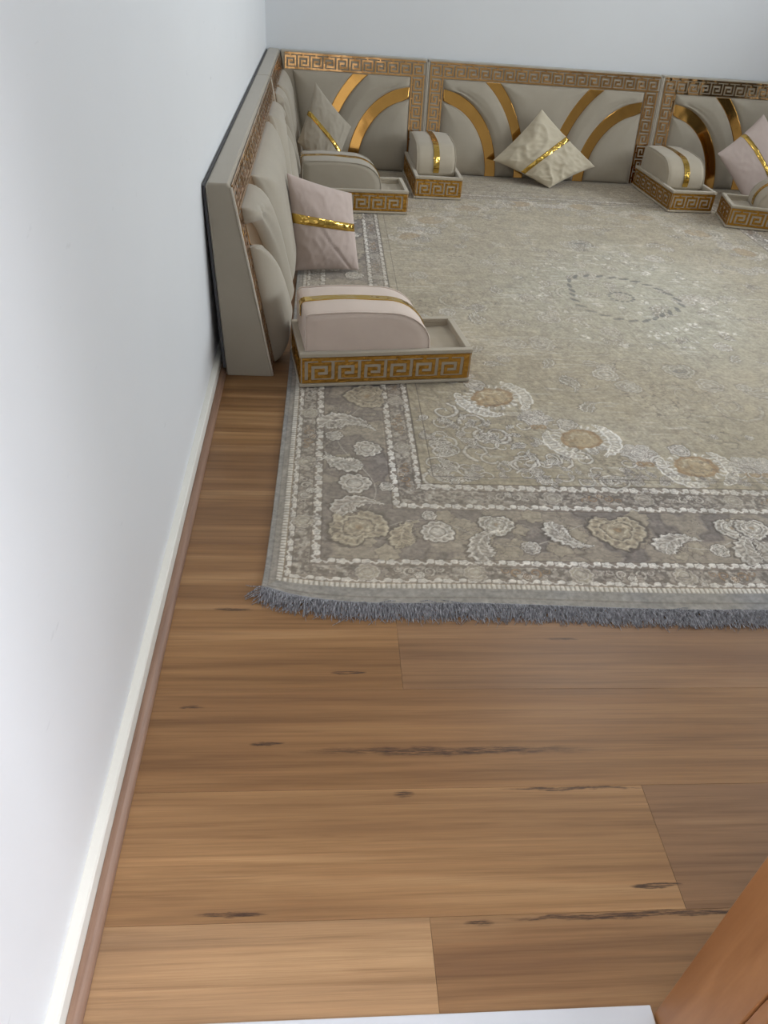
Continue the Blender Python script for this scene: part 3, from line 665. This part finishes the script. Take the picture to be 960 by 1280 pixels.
# fringe along the near edge: loose yarns
def yarn_mat():
    t = NT('blue_grey_yarn'); n = t.noise(1.0, 2, 0.6, t.map((330, 60, 1)))
    t.set(Base_Color=t.ramp(n, [(0.32, rgb(84, 82, 86)), (0.5, rgb(132, 132, 136)), (0.68, rgb(176, 176, 180))]), Roughness=0.8)
    return t.m
M_fringe = yarn_mat()
def yarns(name, count, x0, x1, seed):
    rg = np.random.RandomState(seed); V = []; F = []
    for i in range(count):
        x = x0 + (x1 - x0) * (i + rg.rand()) / count
        ex = RX0 + (x - x0) * (RX1 - RX0) / (x1 - x0)
        y = RY0 + 0.066 * math.exp(-(ex - RX0) / 0.12) + 0.010 * math.sin(ex * 4 + 0.6) * float(ss(0.1, 0.5, ex)) - 0.006 * (ex - 0.5) * float(ss(0.3, 1, ex)) + 0.002
        L = rg.uniform(0.042, 0.066); lean = rg.normal(0, 0.45) + (-0.35 if x < 0 else 0.1); w = 0.0012
        ndir = np.array([math.sin(lean), -math.cos(lean)]); z0 = 0.004 + rg.rand() * 0.004; arch = rg.uniform(0.001, 0.013); cur = rg.normal(0, 0.55)
        ring = []
        for k in range(5):
            t = k / 4; dd = ndir * L * t + np.array([ndir[1], -ndir[0]]) * cur * L * t * t * 0.6
            px, py, pz = x + dd[0], y + dd[1], max(0.0015, z0 * (1 - t) + arch * math.sin(math.pi * min(1, t * 1.1)) + 0.0015 * rg.rand())
            side_ = np.array([ndir[1], -ndir[0]]) * w * (1.0 if k < 4 else 0.5)
            ring.append(len(V)); V += [(px - side_[0], py - side_[1], pz), (px + side_[0], py + side_[1], pz), (px, py, pz + w * 1.5)]
        for k in range(4):
            a, b = ring[k], ring[k + 1]
            F += [(a, a + 1, b + 1, b), (a + 1, a + 2, b + 2, b + 1), (a + 2, a, b, b + 2)]
        F.append((ring[-1], ring[-1] + 1, ring[-1] + 2))
    return mobj(name, V, F, M_fringe, rug, kind='stuff', label='blue-grey yarn fringe along the near edge of the rug')
yarns('fringe', 4300, RX0 - 0.008, RX1, 2)
# narrow woven hem that the yarns hang from
hx = np.linspace(RX0, RX1, 200); bm = bmesh.new()
def hem_y(x): return RY0 + 0.066 * math.exp(-(x - RX0) / 0.12) + 0.010 * math.sin(x * 4 + 0.6) * float(ss(0.1, 0.5, x)) - 0.006 * (x - 0.5) * float(ss(0.3, 1, x))
bm_tube(bm, [(x, hem_y(x) + 0.001, 0.0065) for x in hx], 0.0035, 6)
bobj('hem', bm, fabric('grey_hem', rgb(132, 132, 134)), rug, True)

# ------------------------------------------------------------------ fretwork (cut key pattern) as real bars
KEY = ["#######.", "#.....#.", "#.###.#.", "#.#...#.", "#.#####."]
def fret_rects(L, Hh, per=None, margin=0.0):
    """rectangles (u0,u1,v0,v1) of gold in an L x Hh strip: rails top and bottom, key figures between"""
    n = max(1, int(round((L - 2 * margin) / (per or Hh * 0.82)))); per = (L - 2 * margin) / n
    rail = Hh * 0.12; gap = Hh * 0.065; kh = (Hh - 2 * rail - 2 * gap) / 5; cw = per / 8
    out = [(0, L, 0, rail), (0, L, Hh - rail, Hh)]
    if margin > 0: out += [(0, margin - cw, rail, Hh - rail), (L - margin, L, rail, Hh - rail)]
    for p in range(n):
        x0 = margin + p * per
        out.append((x0, x0 + cw, rail, rail + gap)); out.append((x0 + 3 * cw, x0 + 4 * cw, Hh - rail - gap, Hh - rail))
        vert_done = set()
        for c in range(8):                       # vertical runs
            r0 = 0
            while r0 < 5:
                if KEY[r0][c] == '#':
                    r1 = r0
                    while r1 + 1 < 5 and KEY[r1 + 1][c] == '#': r1 += 1
                    if r1 > r0:
                        for rr2 in range(r0, r1 + 1): vert_done.add((rr2, c))
                        out.append((x0 + c * cw, x0 + (c + 1) * cw, Hh - rail - gap - (r1 + 1) * kh, Hh - rail - gap - r0 * kh))
                    r0 = r1 + 1
                else: r0 += 1
        for rr2 in range(5):                     # horizontal runs of what is left
            c = 0
            while c < 8:
                if KEY[rr2][c] == '#' and (rr2, c) not in vert_done:
                    c1 = c
                    while c1 + 1 < 8 and KEY[rr2][c1 + 1] == '#' and (rr2, c1 + 1) not in vert_done: c1 += 1
                    out.append((x0 + c * cw, x0 + (c1 + 1) * cw, Hh - rail - gap - (rr2 + 1) * kh, Hh - rail - gap - rr2 * kh)); c = c1 + 1
                else: c += 1
    return out
def fret_mesh(name, rects, fn, th, mat, parent):
    """fn(u, v, w) -> local point, w = height off the surface"""
    V = []; F = []
    for (a, b, c, d_) in rects:
        i = len(V)
        for (u_, v_) in ((a, c), (b, c), (b, d_), (a, d_)): V.append(fn(u_, v_, 0.0))
        for (u_, v_) in ((a, c), (b, c), (b, d_), (a, d_)): V.append(fn(u_, v_, th))
        F += [(i + 4, i + 5, i + 6, i + 7), (i, i + 1, i + 5, i + 4), (i + 1, i + 2, i + 6, i + 5), (i + 2, i + 3, i + 7, i + 6), (i + 3, i, i + 4, i + 7)]
    return mobj(name, V, F, mat, parent)

# ------------------------------------------------------------------ upholstered back panels
HP, BD, TD, LEANX = 0.699, 0.1744, 0.0833, 0.0318
SL = math.hypot(HP, BD - TD - LEANX)                     # length of the sloping face
def pface(s, t, w):
    """panel face: s along, t up the slope, w outward (local -y)"""
    k = t / SL
    y = -(BD + (TD - BD) * k) + LEANX * k; z = HP * k
    uy, uz = (BD - TD + LEANX) / SL, HP / SL
    n = Vector((0, -uz, uy)).normalized()
    return (s, y + n.y * w, z + n.z * w)
def ell(a, b, t): return 0.09 + a * math.sqrt(max(0.0, 1 - (t / b) ** 2))
def back_panel(name, loc_, rz, L, label, sides=(1, 1), sc=(1.0, 1.0), left_strip=True, puff=0.055, group=None, cut=0.0, lcut=0.0):
    e = empty(name, loc_, rz, label, 'backrest panel', group)
    # body
    bm = bmesh.new()
    g = 0.002
    prof = [(0, 0), (-BD, 0), (LEANX - TD, HP - 0.012), (LEANX - TD + 0.010, HP), (LEANX - 0.010, HP), (LEANX, HP - 0.012)]
    N = len(prof); cols = []
    for s in (g, g + 0.006, L - g - 0.006, L - g):
        ins = 0.004 if s in (g, L - g) else 0.0
        cy = sum(p[0] for p in prof) / N; cz = HP / 2
        cols.append([bm.verts.new((s + (lcut * (1 - p[1] / HP) if s < L / 2 else 0.0), p[0] + (cy - p[0]) / abs(cy - p[0] + 1e-9) * min(ins, abs(cy - p[0])), p[1] + (ins if p[1] < cz else -ins) * (0 if p[1] == 0 else 1))) for p in prof])
    for A, B in zip(cols[:-1], cols[1:]):
        for i in range(N): bm.faces.new((A[i], A[(i + 1) % N], B[(i + 1) % N], B[i]))
    bm.faces.new(cols[0]); bm.faces.new(cols[-1])
    pb = bobj('panel_body', bm, M_fab, e, True)
    bv = pb.modifiers.new('bevel', 'BEVEL'); bv.width = 0.009; bv.segments = 3; bv.limit_method = 'ANGLE'; bv.angle_limit = math.radians(35)
    wn = pb.modifiers.new('normals', 'WEIGHTED_NORMAL')
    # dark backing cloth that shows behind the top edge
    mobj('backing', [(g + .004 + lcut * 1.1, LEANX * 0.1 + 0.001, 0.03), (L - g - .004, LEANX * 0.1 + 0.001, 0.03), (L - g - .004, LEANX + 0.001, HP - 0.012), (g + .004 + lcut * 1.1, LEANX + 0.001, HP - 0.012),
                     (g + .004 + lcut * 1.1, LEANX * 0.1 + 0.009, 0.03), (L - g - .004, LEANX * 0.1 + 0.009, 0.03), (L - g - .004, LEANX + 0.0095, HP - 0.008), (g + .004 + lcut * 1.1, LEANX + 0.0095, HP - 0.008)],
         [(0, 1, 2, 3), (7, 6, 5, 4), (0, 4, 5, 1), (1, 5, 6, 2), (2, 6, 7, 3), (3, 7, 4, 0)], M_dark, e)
    # piping down both ends
    for s in ((g + 0.001, L - g - 0.001) if not lcut else (L - g - 0.001,)):
        bm = bmesh.new(); bm_tube(bm, [pface(s, t, 0.001) for t in np.linspace(0.005, SL - 0.012, 14)], 0.0035, 6); bobj('piping', bm, M_pipe, e, True)
    # fretwork
    t0, t1 = 0.598, 0.694
    fret_mesh('gold_fretwork', fret_rects(L - 0.034 - (TD + 0.012 if cut else 0) - lcut * 0.12, t1 - t0, 0.086), lambda u_, v_, w_: pface(0.017 + lcut * 0.12 + u_, t0 + v_, 0.0005 + w_), 0.003, M_fret, e)
    stripL = left_strip and sides[0]; stripR = bool(sides[1])
    if stripL: fret_mesh('gold_fretwork', fret_rects(0.585, 0.092, 0.084), lambda u_, v_, w_: pface(0.019 + v_, 0.012 + u_, 0.0005 + w_), 0.003, M_fret, e)
    if stripR: fret_mesh('gold_fretwork', fret_rects(0.585, 0.092, 0.084), lambda u_, v_, w_: pface(L - 0.019 - v_, 0.012 + u_, 0.0005 + w_), 0.003, M_fret, e)
    # edge functions
    TOP = 0.592; EDG = 0.118
    mir = lambda fn: (lambda t: L - fn(t))
    def e_(a, b, side): 
        k = sc[side]; return lambda t: 0.09 + a * k * math.sqrt(max(0.0, 1 - (t / b) ** 2))
    def patch(pname, f0, f1, ta, tb, mat, h, Dd, nt=34, nsx=34):
        V = np.zeros((nt + 1, nsx + 1, 3)); ts = ta + (tb - ta) * (0.5 - 0.5 * np.cos(np.pi * np.arange(nt + 1) / nt)); fr = 0.5 - 0.5 * np.cos(np.pi * np.arange(nsx + 1) / nsx)
        P2 = np.zeros((nt + 1, nsx + 1, 2))
        for i, t in enumerate(ts):
            a, b = f0(t), f1(t); b = max(a, b)
            P2[i, :, 0] = a + (b - a) * fr; P2[i, :, 1] = t
        B_ = np.concatenate([P2[0], P2[-1], P2[:, 0], P2[:, -1]]) if h > 0.004 else None
        for i in range(nt + 1):
            for j in range(nsx + 1):
                s, t = P2[i, j]
                if h > 0.004:
                    dd = min(1.0, float(np.sqrt(((B_ - P2[i, j]) ** 2).sum(1).min())) / Dd); w = h * (1 - (1 - dd) ** 2.2) ** 0.62
                    w += 0.004 * dd * (mnoise.noise(Vector((s * 5 + L * 3, t * 5, 2.0))))
                else: w = h
                V[i, j] = pface(s, t, w + 0.0008)
        F = [tuple(q) for q in grid_faces(nt + 1, nsx + 1)]
        V = V.reshape(-1, 3)
        if h <= 0.004:                        # give the mirror strip a small thickness
            n0 = len(V); nn = (nt + 1) * (nsx + 1)
            ring = list(range(nsx + 1)) + [k2 * (nsx + 1) + nsx for k2 in range(1, nt + 1)] + [nt * (nsx + 1) + k2 for k2 in range(nsx - 1, -1, -1)] + [k2 * (nsx + 1) for k2 in range(nt - 1, 0, -1)]
            low_ = [tuple(V[i]) for i in ring]; low_ = [(p[0], p[1] + 0.003, p[2] - 0.0004) for p in low_]
            V = [tuple(p) for p in V] + low_; m_ = len(ring)
            F = F + [(ring[k2], n0 + k2, n0 + (k2 + 1) % m_, ring[(k2 + 1) % m_]) for k2 in range(m_)]
        return mobj(pname, V, F, mat, e, True)
    cuts = []
    tz = 0.006
    for side in (0, 1):
        if not sides[side]: continue
        m = (lambda fn: fn) if side == 0 else mir
        def two(fa, fb):
            return (fa, fb) if side == 0 else (mir(fb), mir(fa))
        edge = lambda t: EDG if (side == 1 or left_strip) else 0.02
        def tmax(fn, lim):
            lo, hi = 0.0, TOP
            if fn(TOP) > lim: return TOP
            for _ in range(40):
                md = (lo + hi) / 2
                if fn(md) > lim: lo = md
                else: hi = md
            return lo
        i_in, i_out = e_(.375, .455, side), e_(.450, .535, side); o_in, o_out = e_(.59, .70, side), e_(.655, .775, side)
        ta = tmax(i_in, EDG); tb = tmax(i_out, EDG)
        patch('padded_segment', *two(edge, i_in), tz, ta, M_fab, puff, 0.13)
        fa = lambda t: max(EDG, i_in(t) if t < .455 else EDG)
        patch('gold_arc', *two(lambda t: max(EDG, i_in(t) if t < 0.4549 else EDG), i_out), tz, tb, M_gold, 0.0035, 1, 30, 6)
        patch('padded_segment', *two(lambda t: max(EDG, i_out(t) if t < 0.5349 else EDG), o_in), tz, TOP, M_fab, puff, 0.12)
        patch('gold_arc', *two(o_in, o_out), tz, TOP, M_gold, 0.0035, 1, 30, 6)
    l = e_(.655, .775, 0) if sides[0] else (lambda t: 0.020 + lcut * 1.35 * (1 - 0.72 * t / SL))
    r_2 = mir(e_(.655, .775, 1)) if sides[1] else (lambda t: L - 0.018 - (BD + 0.012 if cut else 0) + cut * 0.85 * t / SL)
    if True: patch('padded_segment', l, r_2, tz, TOP, M_fab, puff, 0.15, 34, 56)
    return e
YPB = YB - 0.012 - LEANX                                   # bottom rear edge of the panels on the back wall
XPL = XW + 0.0115 + LEANX
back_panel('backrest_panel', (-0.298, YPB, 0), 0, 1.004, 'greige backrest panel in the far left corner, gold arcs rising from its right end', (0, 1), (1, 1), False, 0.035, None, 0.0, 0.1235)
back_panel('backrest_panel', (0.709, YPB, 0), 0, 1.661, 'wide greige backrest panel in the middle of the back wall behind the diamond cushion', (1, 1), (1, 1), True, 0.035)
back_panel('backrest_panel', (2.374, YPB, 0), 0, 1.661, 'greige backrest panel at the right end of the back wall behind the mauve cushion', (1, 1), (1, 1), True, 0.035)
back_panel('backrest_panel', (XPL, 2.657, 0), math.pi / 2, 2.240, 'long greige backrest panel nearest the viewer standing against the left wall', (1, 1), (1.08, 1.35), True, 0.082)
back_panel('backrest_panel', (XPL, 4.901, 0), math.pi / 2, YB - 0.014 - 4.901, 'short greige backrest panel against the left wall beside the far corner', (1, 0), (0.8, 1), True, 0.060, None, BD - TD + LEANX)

# ------------------------------------------------------------------ armrests: tray box with a round-nosed bolster
def armrest(loc_, rz, label, m_cush, m_box, band=True, puckers=0.0):
    e = empty('armrest', loc_, rz, label, 'armrest', 'box armrests with round-nosed pads standing on the rug')
    L, Wd, Hb = 0.66, 0.31, 0.135; hx_, hy_ = L / 2, Wd / 2; t = 0.020
    bm = bmesh.new()
    zo = 0.0
    bm_box(bm, (-hx_ + .004, -hy_ + .004, 0.002), (hx_ - .004, hy_ - .004, 0.098))
    for (a, b) in (((-hx_ + .004, -hy_ + .004), (hx_ - .004, -hy_ + t)), ((-hx_ + .004, hy_ - t), (hx_ - .004, hy_ - .004)), ((-hx_ + .004, -hy_ + t), (-hx_ + t, hy_ - t)), ((hx_ - t, -hy_ + t), (hx_ - .004, hy_ - t))):
        bm_box(bm, (a[0], a[1], 0.098), (b[0], b[1], Hb - 0.006))
    bobj('tray', bm, m_box, e)
    bm = bmesh.new()
    def ringrect(z0, z1, o, i_):
        for (a, b) in (((-hx_ - o, -hy_ - o), (hx_ + o, -hy_ + i_)), ((-hx_ - o, hy_ - i_), (hx_ + o, hy_ + o)), ((-hx_ - o, -hy_ + i_), (-hx_ + i_, hy_ - i_)), ((hx_ - i_, -hy_ + i_), (hx_ + o, hy_ - i_))):
            bm_box(bm, (a[0], a[1], z0), (b[0], b[1], z1), 0.003, 2)
    ringrect(Hb - 0.016, Hb, 0.001, t + 0.003); bobj('rim', bm, m_box, e)
    bm = bmesh.new(); ringrect(0.0, 0.012, 0.003, 0.01); bobj('base_trim', bm, m_box, e)
    # creased cloth lining on the tray floor
    n1, n2 = 24, 12; V = []
    for i in range(n2 + 1):
        for j in range(n1 + 1):
            x, y = 0.14 + (hx_ - t - 0.14) * j / n1, (-hy_ + t) + (Wd - 2 * t) * i / n2
            V.append((x, y, 0.1005 + 0.006 * mnoise.noise(Vector((x * 14 + loc_[0] * 5, y * 14, 1))) + 0.005 * max(0, 1 - (hx_ - t - x) / 0.02)))
    mobj('tray_lining', V, grid_faces(n2 + 1, n1 + 1), m_box, e, True)
    z0f, hf = 0.015, 0.102
    fr_l = fret_rects(L - 0.016, hf, 0.094, 0.022); fr_s = fret_rects(Wd - 0.012, hf, 0.082, 0.016); th = 0.0035
    fret_mesh('gold_fretwork', fr_l, lambda u_, v_, w_: (-hx_ + .008 + u_, -hy_ + .004 - w_, z0f + v_), th, M_bfret, e)
    fret_mesh('gold_fretwork', fr_l, lambda u_, v_, w_: (hx_ - .008 - u_, hy_ - .004 + w_, z0f + v_), th, M_bfret, e)
    fret_mesh('gold_fretwork', fr_s, lambda u_, v_, w_: (hx_ - .004 + w_, -hy_ + .006 + u_, z0f + v_), th, M_bfret, e)
    fret_mesh('gold_fretwork', fr_s, lambda u_, v_, w_: (-hx_ + .004 - w_, hy_ - .006 - u_, z0f + v_), th, M_bfret, e)
    # bolster: side outline swept across, softly crowned
    x0, x1, zb, zt = -hx_ + t + 0.002, 0.165, 0.101, 0.275; hw = hy_ - t - 0.006
    prof = [(x0, zb)] + [(x0, zb + (zt - zb - 0.012) * k / 4) for k in range(1, 5)] + [(x0 + 0.004, zt - 0.004), (x0 + 0.014, zt)]
    xr = x1 - 0.17
    prof += [(x0 + 0.014 + (xr - x0 - 0.014) * k / 8, zt + 0.006 * math.sin(math.pi * k / 8)) for k in range(1, 9)]
    prof += [(xr + 0.17 * math.sin(a), zb + 0.045 + (zt - zb - 0.045) * math.cos(a)) for a in np.linspace(0.12, math.pi / 2, 12)] + [(x1, zb + 0.02), (x1 - 0.004, zb)]
    ys = [-1, -0.985, -0.95, -0.8, -0.5, -0.2, 0, 0.2, 0.5, 0.8, 0.95, 0.985, 1]
    V = []; npf = len(prof); cx_, cz_ = (x0 + x1) / 2, (zb + zt) / 2 - 0.02
    for yv in ys:
        k = 1 - 0.030 * max(0, (abs(yv) - 0.93) / 0.07)
        for (px, pz) in prof:
            w = 0.004 * (1 - yv * yv)
            x, z = cx_ + (px - cx_) * k, zb + (pz - zb) * k + (w if pz > zb + 0.03 else 0)
            z += 0.0025 * mnoise.noise(Vector((x * 9, yv * 2, loc_[0]))) if pz > zb + 0.05 else 0
            V.append((x, yv * hw, z))
    F = []
    for i in range(len(ys) - 1):
        for j in range(npf): F.append((i * npf + j, i * npf + (j + 1) % npf, (i + 1) * npf + (j + 1) % npf, (i + 1) * npf + j))
    # puffed side cheeks
    for (i, sg) in ((0, -1), (len(ys) - 1, 1)):
        rows = 5; prev = [i * npf + j for j in range(npf)]
        for r2 in range(1, rows + 1):
            kk = 1 - r2 / (rows + 0.6); cur = []
            for j in range(npf):
                bx_, bz_ = V[i * npf + j][0], V[i * npf + j][2]
                cur.append(len(V)); V.append((cx_ + (bx_ - cx_) * kk, sg * (hw + 0.006 * (1 - kk ** 2)), cz_ + (bz_ - cz_) * kk))
            for j in range(npf):
                q4 = (prev[j], cur[j], cur[(j + 1) % npf], prev[(j + 1) % npf]); F.append(q4 if sg > 0 else q4[::-1])
            prev = cur
        F.append(tuple(prev) if sg > 0 else tuple(prev[::-1]))
    bm = bmesh.new(); vs = [bm.verts.new(v) for v in V]
    for q4 in F:
        try: bm.faces.new([vs[i2] for i2 in q4])
        except ValueError: pass
    pad = bobj('arm_pad', bm, m_cush, e, True)
    for sg in (-1, 1):
        bm = bmesh.new(); bm_tube(bm, [(cx_ + (px - cx_) * 0.992, sg * (hw * 0.988), zb + (pz - zb) * 0.993 + 0.0005) for (px, pz) in prof], 0.0028, 6); bobj('piping', bm, m_cush, pad, True)
    # band over the pad
    V = []; F = []; path = prof[3:-1]; bw = 0.019
    for j, (px, pz) in enumerate(path):
        a = Vector((path[min(j + 1, len(path) - 1)][0] - path[max(j - 1, 0)][0], path[min(j + 1, len(path) - 1)][1] - path[max(j - 1, 0)][1])).normalized()
        nx_, nz_ = -a.y, a.x
        o_ = 0.0065 if pz > zb + 0.03 else 0.003
        for yv in (-bw, bw): V.append((px + nx_ * o_, yv, pz + nz_ * o_))
        for yv in (bw, -bw): V.append((px + nx_ * (o_ - 0.003), yv, pz + nz_ * (o_ - 0.003)))
    for j in range(len(path) - 1):
        for q5 in range(4): F.append((4 * j + q5, 4 * j + (q5 + 1) % 4, 4 * j + 4 + (q5 + 1) % 4, 4 * j + 4 + q5))
    F += [(0, 1, 2, 3), tuple(4 * (len(path) - 1) + k2 for k2 in (3, 2, 1, 0))]
    bm = bmesh.new(); vs = [bm.verts.new(v) for v in V]
    for q4 in F: bm.faces.new([vs[i2] for i2 in q4])
    bobj('gold_band', bm, M_foil, pad)
    return e
RZ = 0.0125
armrest((0.233, 2.757, RZ), math.radians(8.0), 'pinkish taupe armrest nearest the viewer, on the rug beside the left panel', M_rose, M_faba)
armrest((0.180, 4.925, RZ), math.radians(3.5), 'grey armrest partly hidden by the mauve cushion, on the rug near the far corner', M_fab, M_faba)
armrest((0.740, 5.488, RZ), math.radians(-88.5), 'greige armrest pointing forward from the seam of the left two back wall panels', M_faba, M_faba)
armrest((2.440, 5.480, RZ), math.radians(-86.8), 'greige armrest pointing forward from the seam right of the diamond cushion', M_faba, M_faba)
armrest((2.940, 4.945, RZ), math.radians(168.0), 'armrest lying crosswise at the right edge in front of a tilted mauve cushion', M_faba, M_faba)

# ------------------------------------------------------------------ cushions from four corner points
def cushion(c00, c10, c11, c01, thick, mat, label, side, seed, band='v', wr=0.008, pinch=0.10, band_pos=0.5, bandw=0.038, slack=0.0, n=56, facing=None):
    """c00.. are bottom-left, bottom-right, top-right, top-left seen from the front"""
    C = [Vector(c) for c in (c00, c10, c11, c01)]; ctr = sum(C, Vector()) / 4
    nrm = (C[1] - C[0] + C[2] - C[3]).cross(C[3] - C[0] + C[2] - C[1]).normalized()
    base_z = min(c.z for c in C); org = Vector((ctr.x, ctr.y, 0))
    e = empty('cushion', org, 0, label, 'cushion', 'square cushions with a gold band leaning on the panels')
    def P(u, v, sgn, off=0.0):
        a, b = 2 * u - 1, 2 * v - 1
        uu = 0.5 + (u - 0.5) * (1 - pinch * (1 - b * b) ** 1.0); vv = 0.5 + (v - 0.5) * (1 - pinch * (1 - a * a))
        p = C[0] * (1 - uu) * (1 - vv) + C[1] * uu * (1 - vv) + C[2] * uu * vv + C[3] * (1 - uu) * vv
        prof_ = (max(0, 1 - abs(a) ** 2.4) * max(0, 1 - abs(b) ** 2.4)) ** 0.52
        edge = min(1.0, prof_ * 2.2)
        h = thick * prof_
        ru = mnoise.noise(Vector((u * 3.1 + seed, v * 3.1, 5.3 * sgn))) * 1.0
        w1 = 1 - abs(mnoise.noise(Vector((u * 5 + v * 3 + seed * 2.1, v * 2.2 - u * 1.5, 1.7 + sgn))) * 2.2)
        w2 = 1 - abs(mnoise.noise(Vector((u * 9 - v * 5 + seed, v * 6 + u * 3, 7.7 + sgn))) * 2.2)
        h += edge * wr * (0.8 * ru + 0.9 * max(0, w1) ** 3 + 0.5 * max(0, w2) ** 3 - 0.5)
        if slack: 
            dg = (u - (1 - v)) ; h -= slack * edge * math.exp(-((u * 0.9 - (1 - v) * 0.9 + 0.22 * 0 + (u + v - 0.75)) / 0.035) ** 2) * float(ss(0.3, 0.6, u))
        p = p + nrm * (sgn * h + off * sgn)
        return p - org
    V = []; F = []
    for sg in (1, -1):
        b0 = len(V)
        for j in range(n + 1):
            for i in range(n + 1):
                u, v = 0.5 - 0.5 * math.cos(math.pi * i / n), 0.5 - 0.5 * math.cos(math.pi * j / n)
                V.append(P(u, v, sg))
        q_ = grid_faces(n + 1, n + 1) + b0
        F += [tuple(x) for x in (q_ if sg > 0 else q_[:, ::-1])]
    bm = bmesh.new(); vs = [bm.verts.new(v) for v in V]
    for q4 in F: bm.faces.new([vs[int(i2)] for i2 in q4])
    bmesh.ops.remove_doubles(bm, verts=bm.verts[:], dist=0.0004)
    minz = min(v.co.z for v in bm.verts)
    cov = bobj('cover', bm, mat, e, True)
    # gold foil band, front and back
    for sg in (1, -1):
        V = []; F = []; m_ = 60; hw_ = bandw
        for i in range(m_ + 1):
            t = 0.003 + 0.994 * i / m_
            for dd, off in ((-1, -0.0005), (-0.93, 0.0028), (-0.3, 0.0032), (0.3, 0.0032), (0.93, 0.0028), (1, -0.0005)):
                w = band_pos + dd * hw_
                u, v = (t, w) if band == 'u' else (w, t)
                V.append(P(u, v, sg, off))
        for i in range(m_):
            for k2 in range(5):
                q4 = (6 * i + k2, 6 * i + k2 + 1, 6 * i + 7 + k2, 6 * i + 6 + k2); F.append(q4)
        mobj('gold_band', V, F, M_foil, e, True, label='crinkled gold foil band')
    return e, minz
z0 = 0.012
cushion((-0.130, 3.71, 0.03), (0.190, 3.79, 0.018), (0.142, 3.89, 0.36), (-0.165, 3.76, 0.470), 0.062, M_mauve,
        'mauve cushion with a level gold band leaning on the long left panel', 'l', 1.0, 'u', 0.0045, 0.03, 0.56, 0.052, 0.010)
cushion((-0.170, 5.50, 0.235), (0.06, 5.36, 0.02), (0.186, 5.58, 0.330), (-0.057, 5.74, 0.555), 0.050, M_fab,
        'grey cushion standing on its corner in the far left corner behind the grey armrest', 'c', 2.3, 'u', 0.005, 0.06, 0.50, 0.040)
cushion((1.20, 5.735, 0.14), (1.60, 5.585, 0.012), (1.945, 5.735, 0.135), (1.512, 5.83, 0.465), 0.075, M_sand,
        'sandy beige cushion balanced on its corner against the middle back wall panel', 'm', 3.9, 'v', 0.018, 0.05, 0.50, 0.036)
cushion((2.945, 5.31, 0.02), (3.30, 5.40, 0.20), (3.03, 5.68, 0.545), (2.700, 5.50, 0.315), 0.055, M_mauve,
        'large mauve cushion tilted against the right back wall panel behind the crosswise armrest', 'r', 5.2, 'v', 0.004, 0.05, 0.50, 0.040)
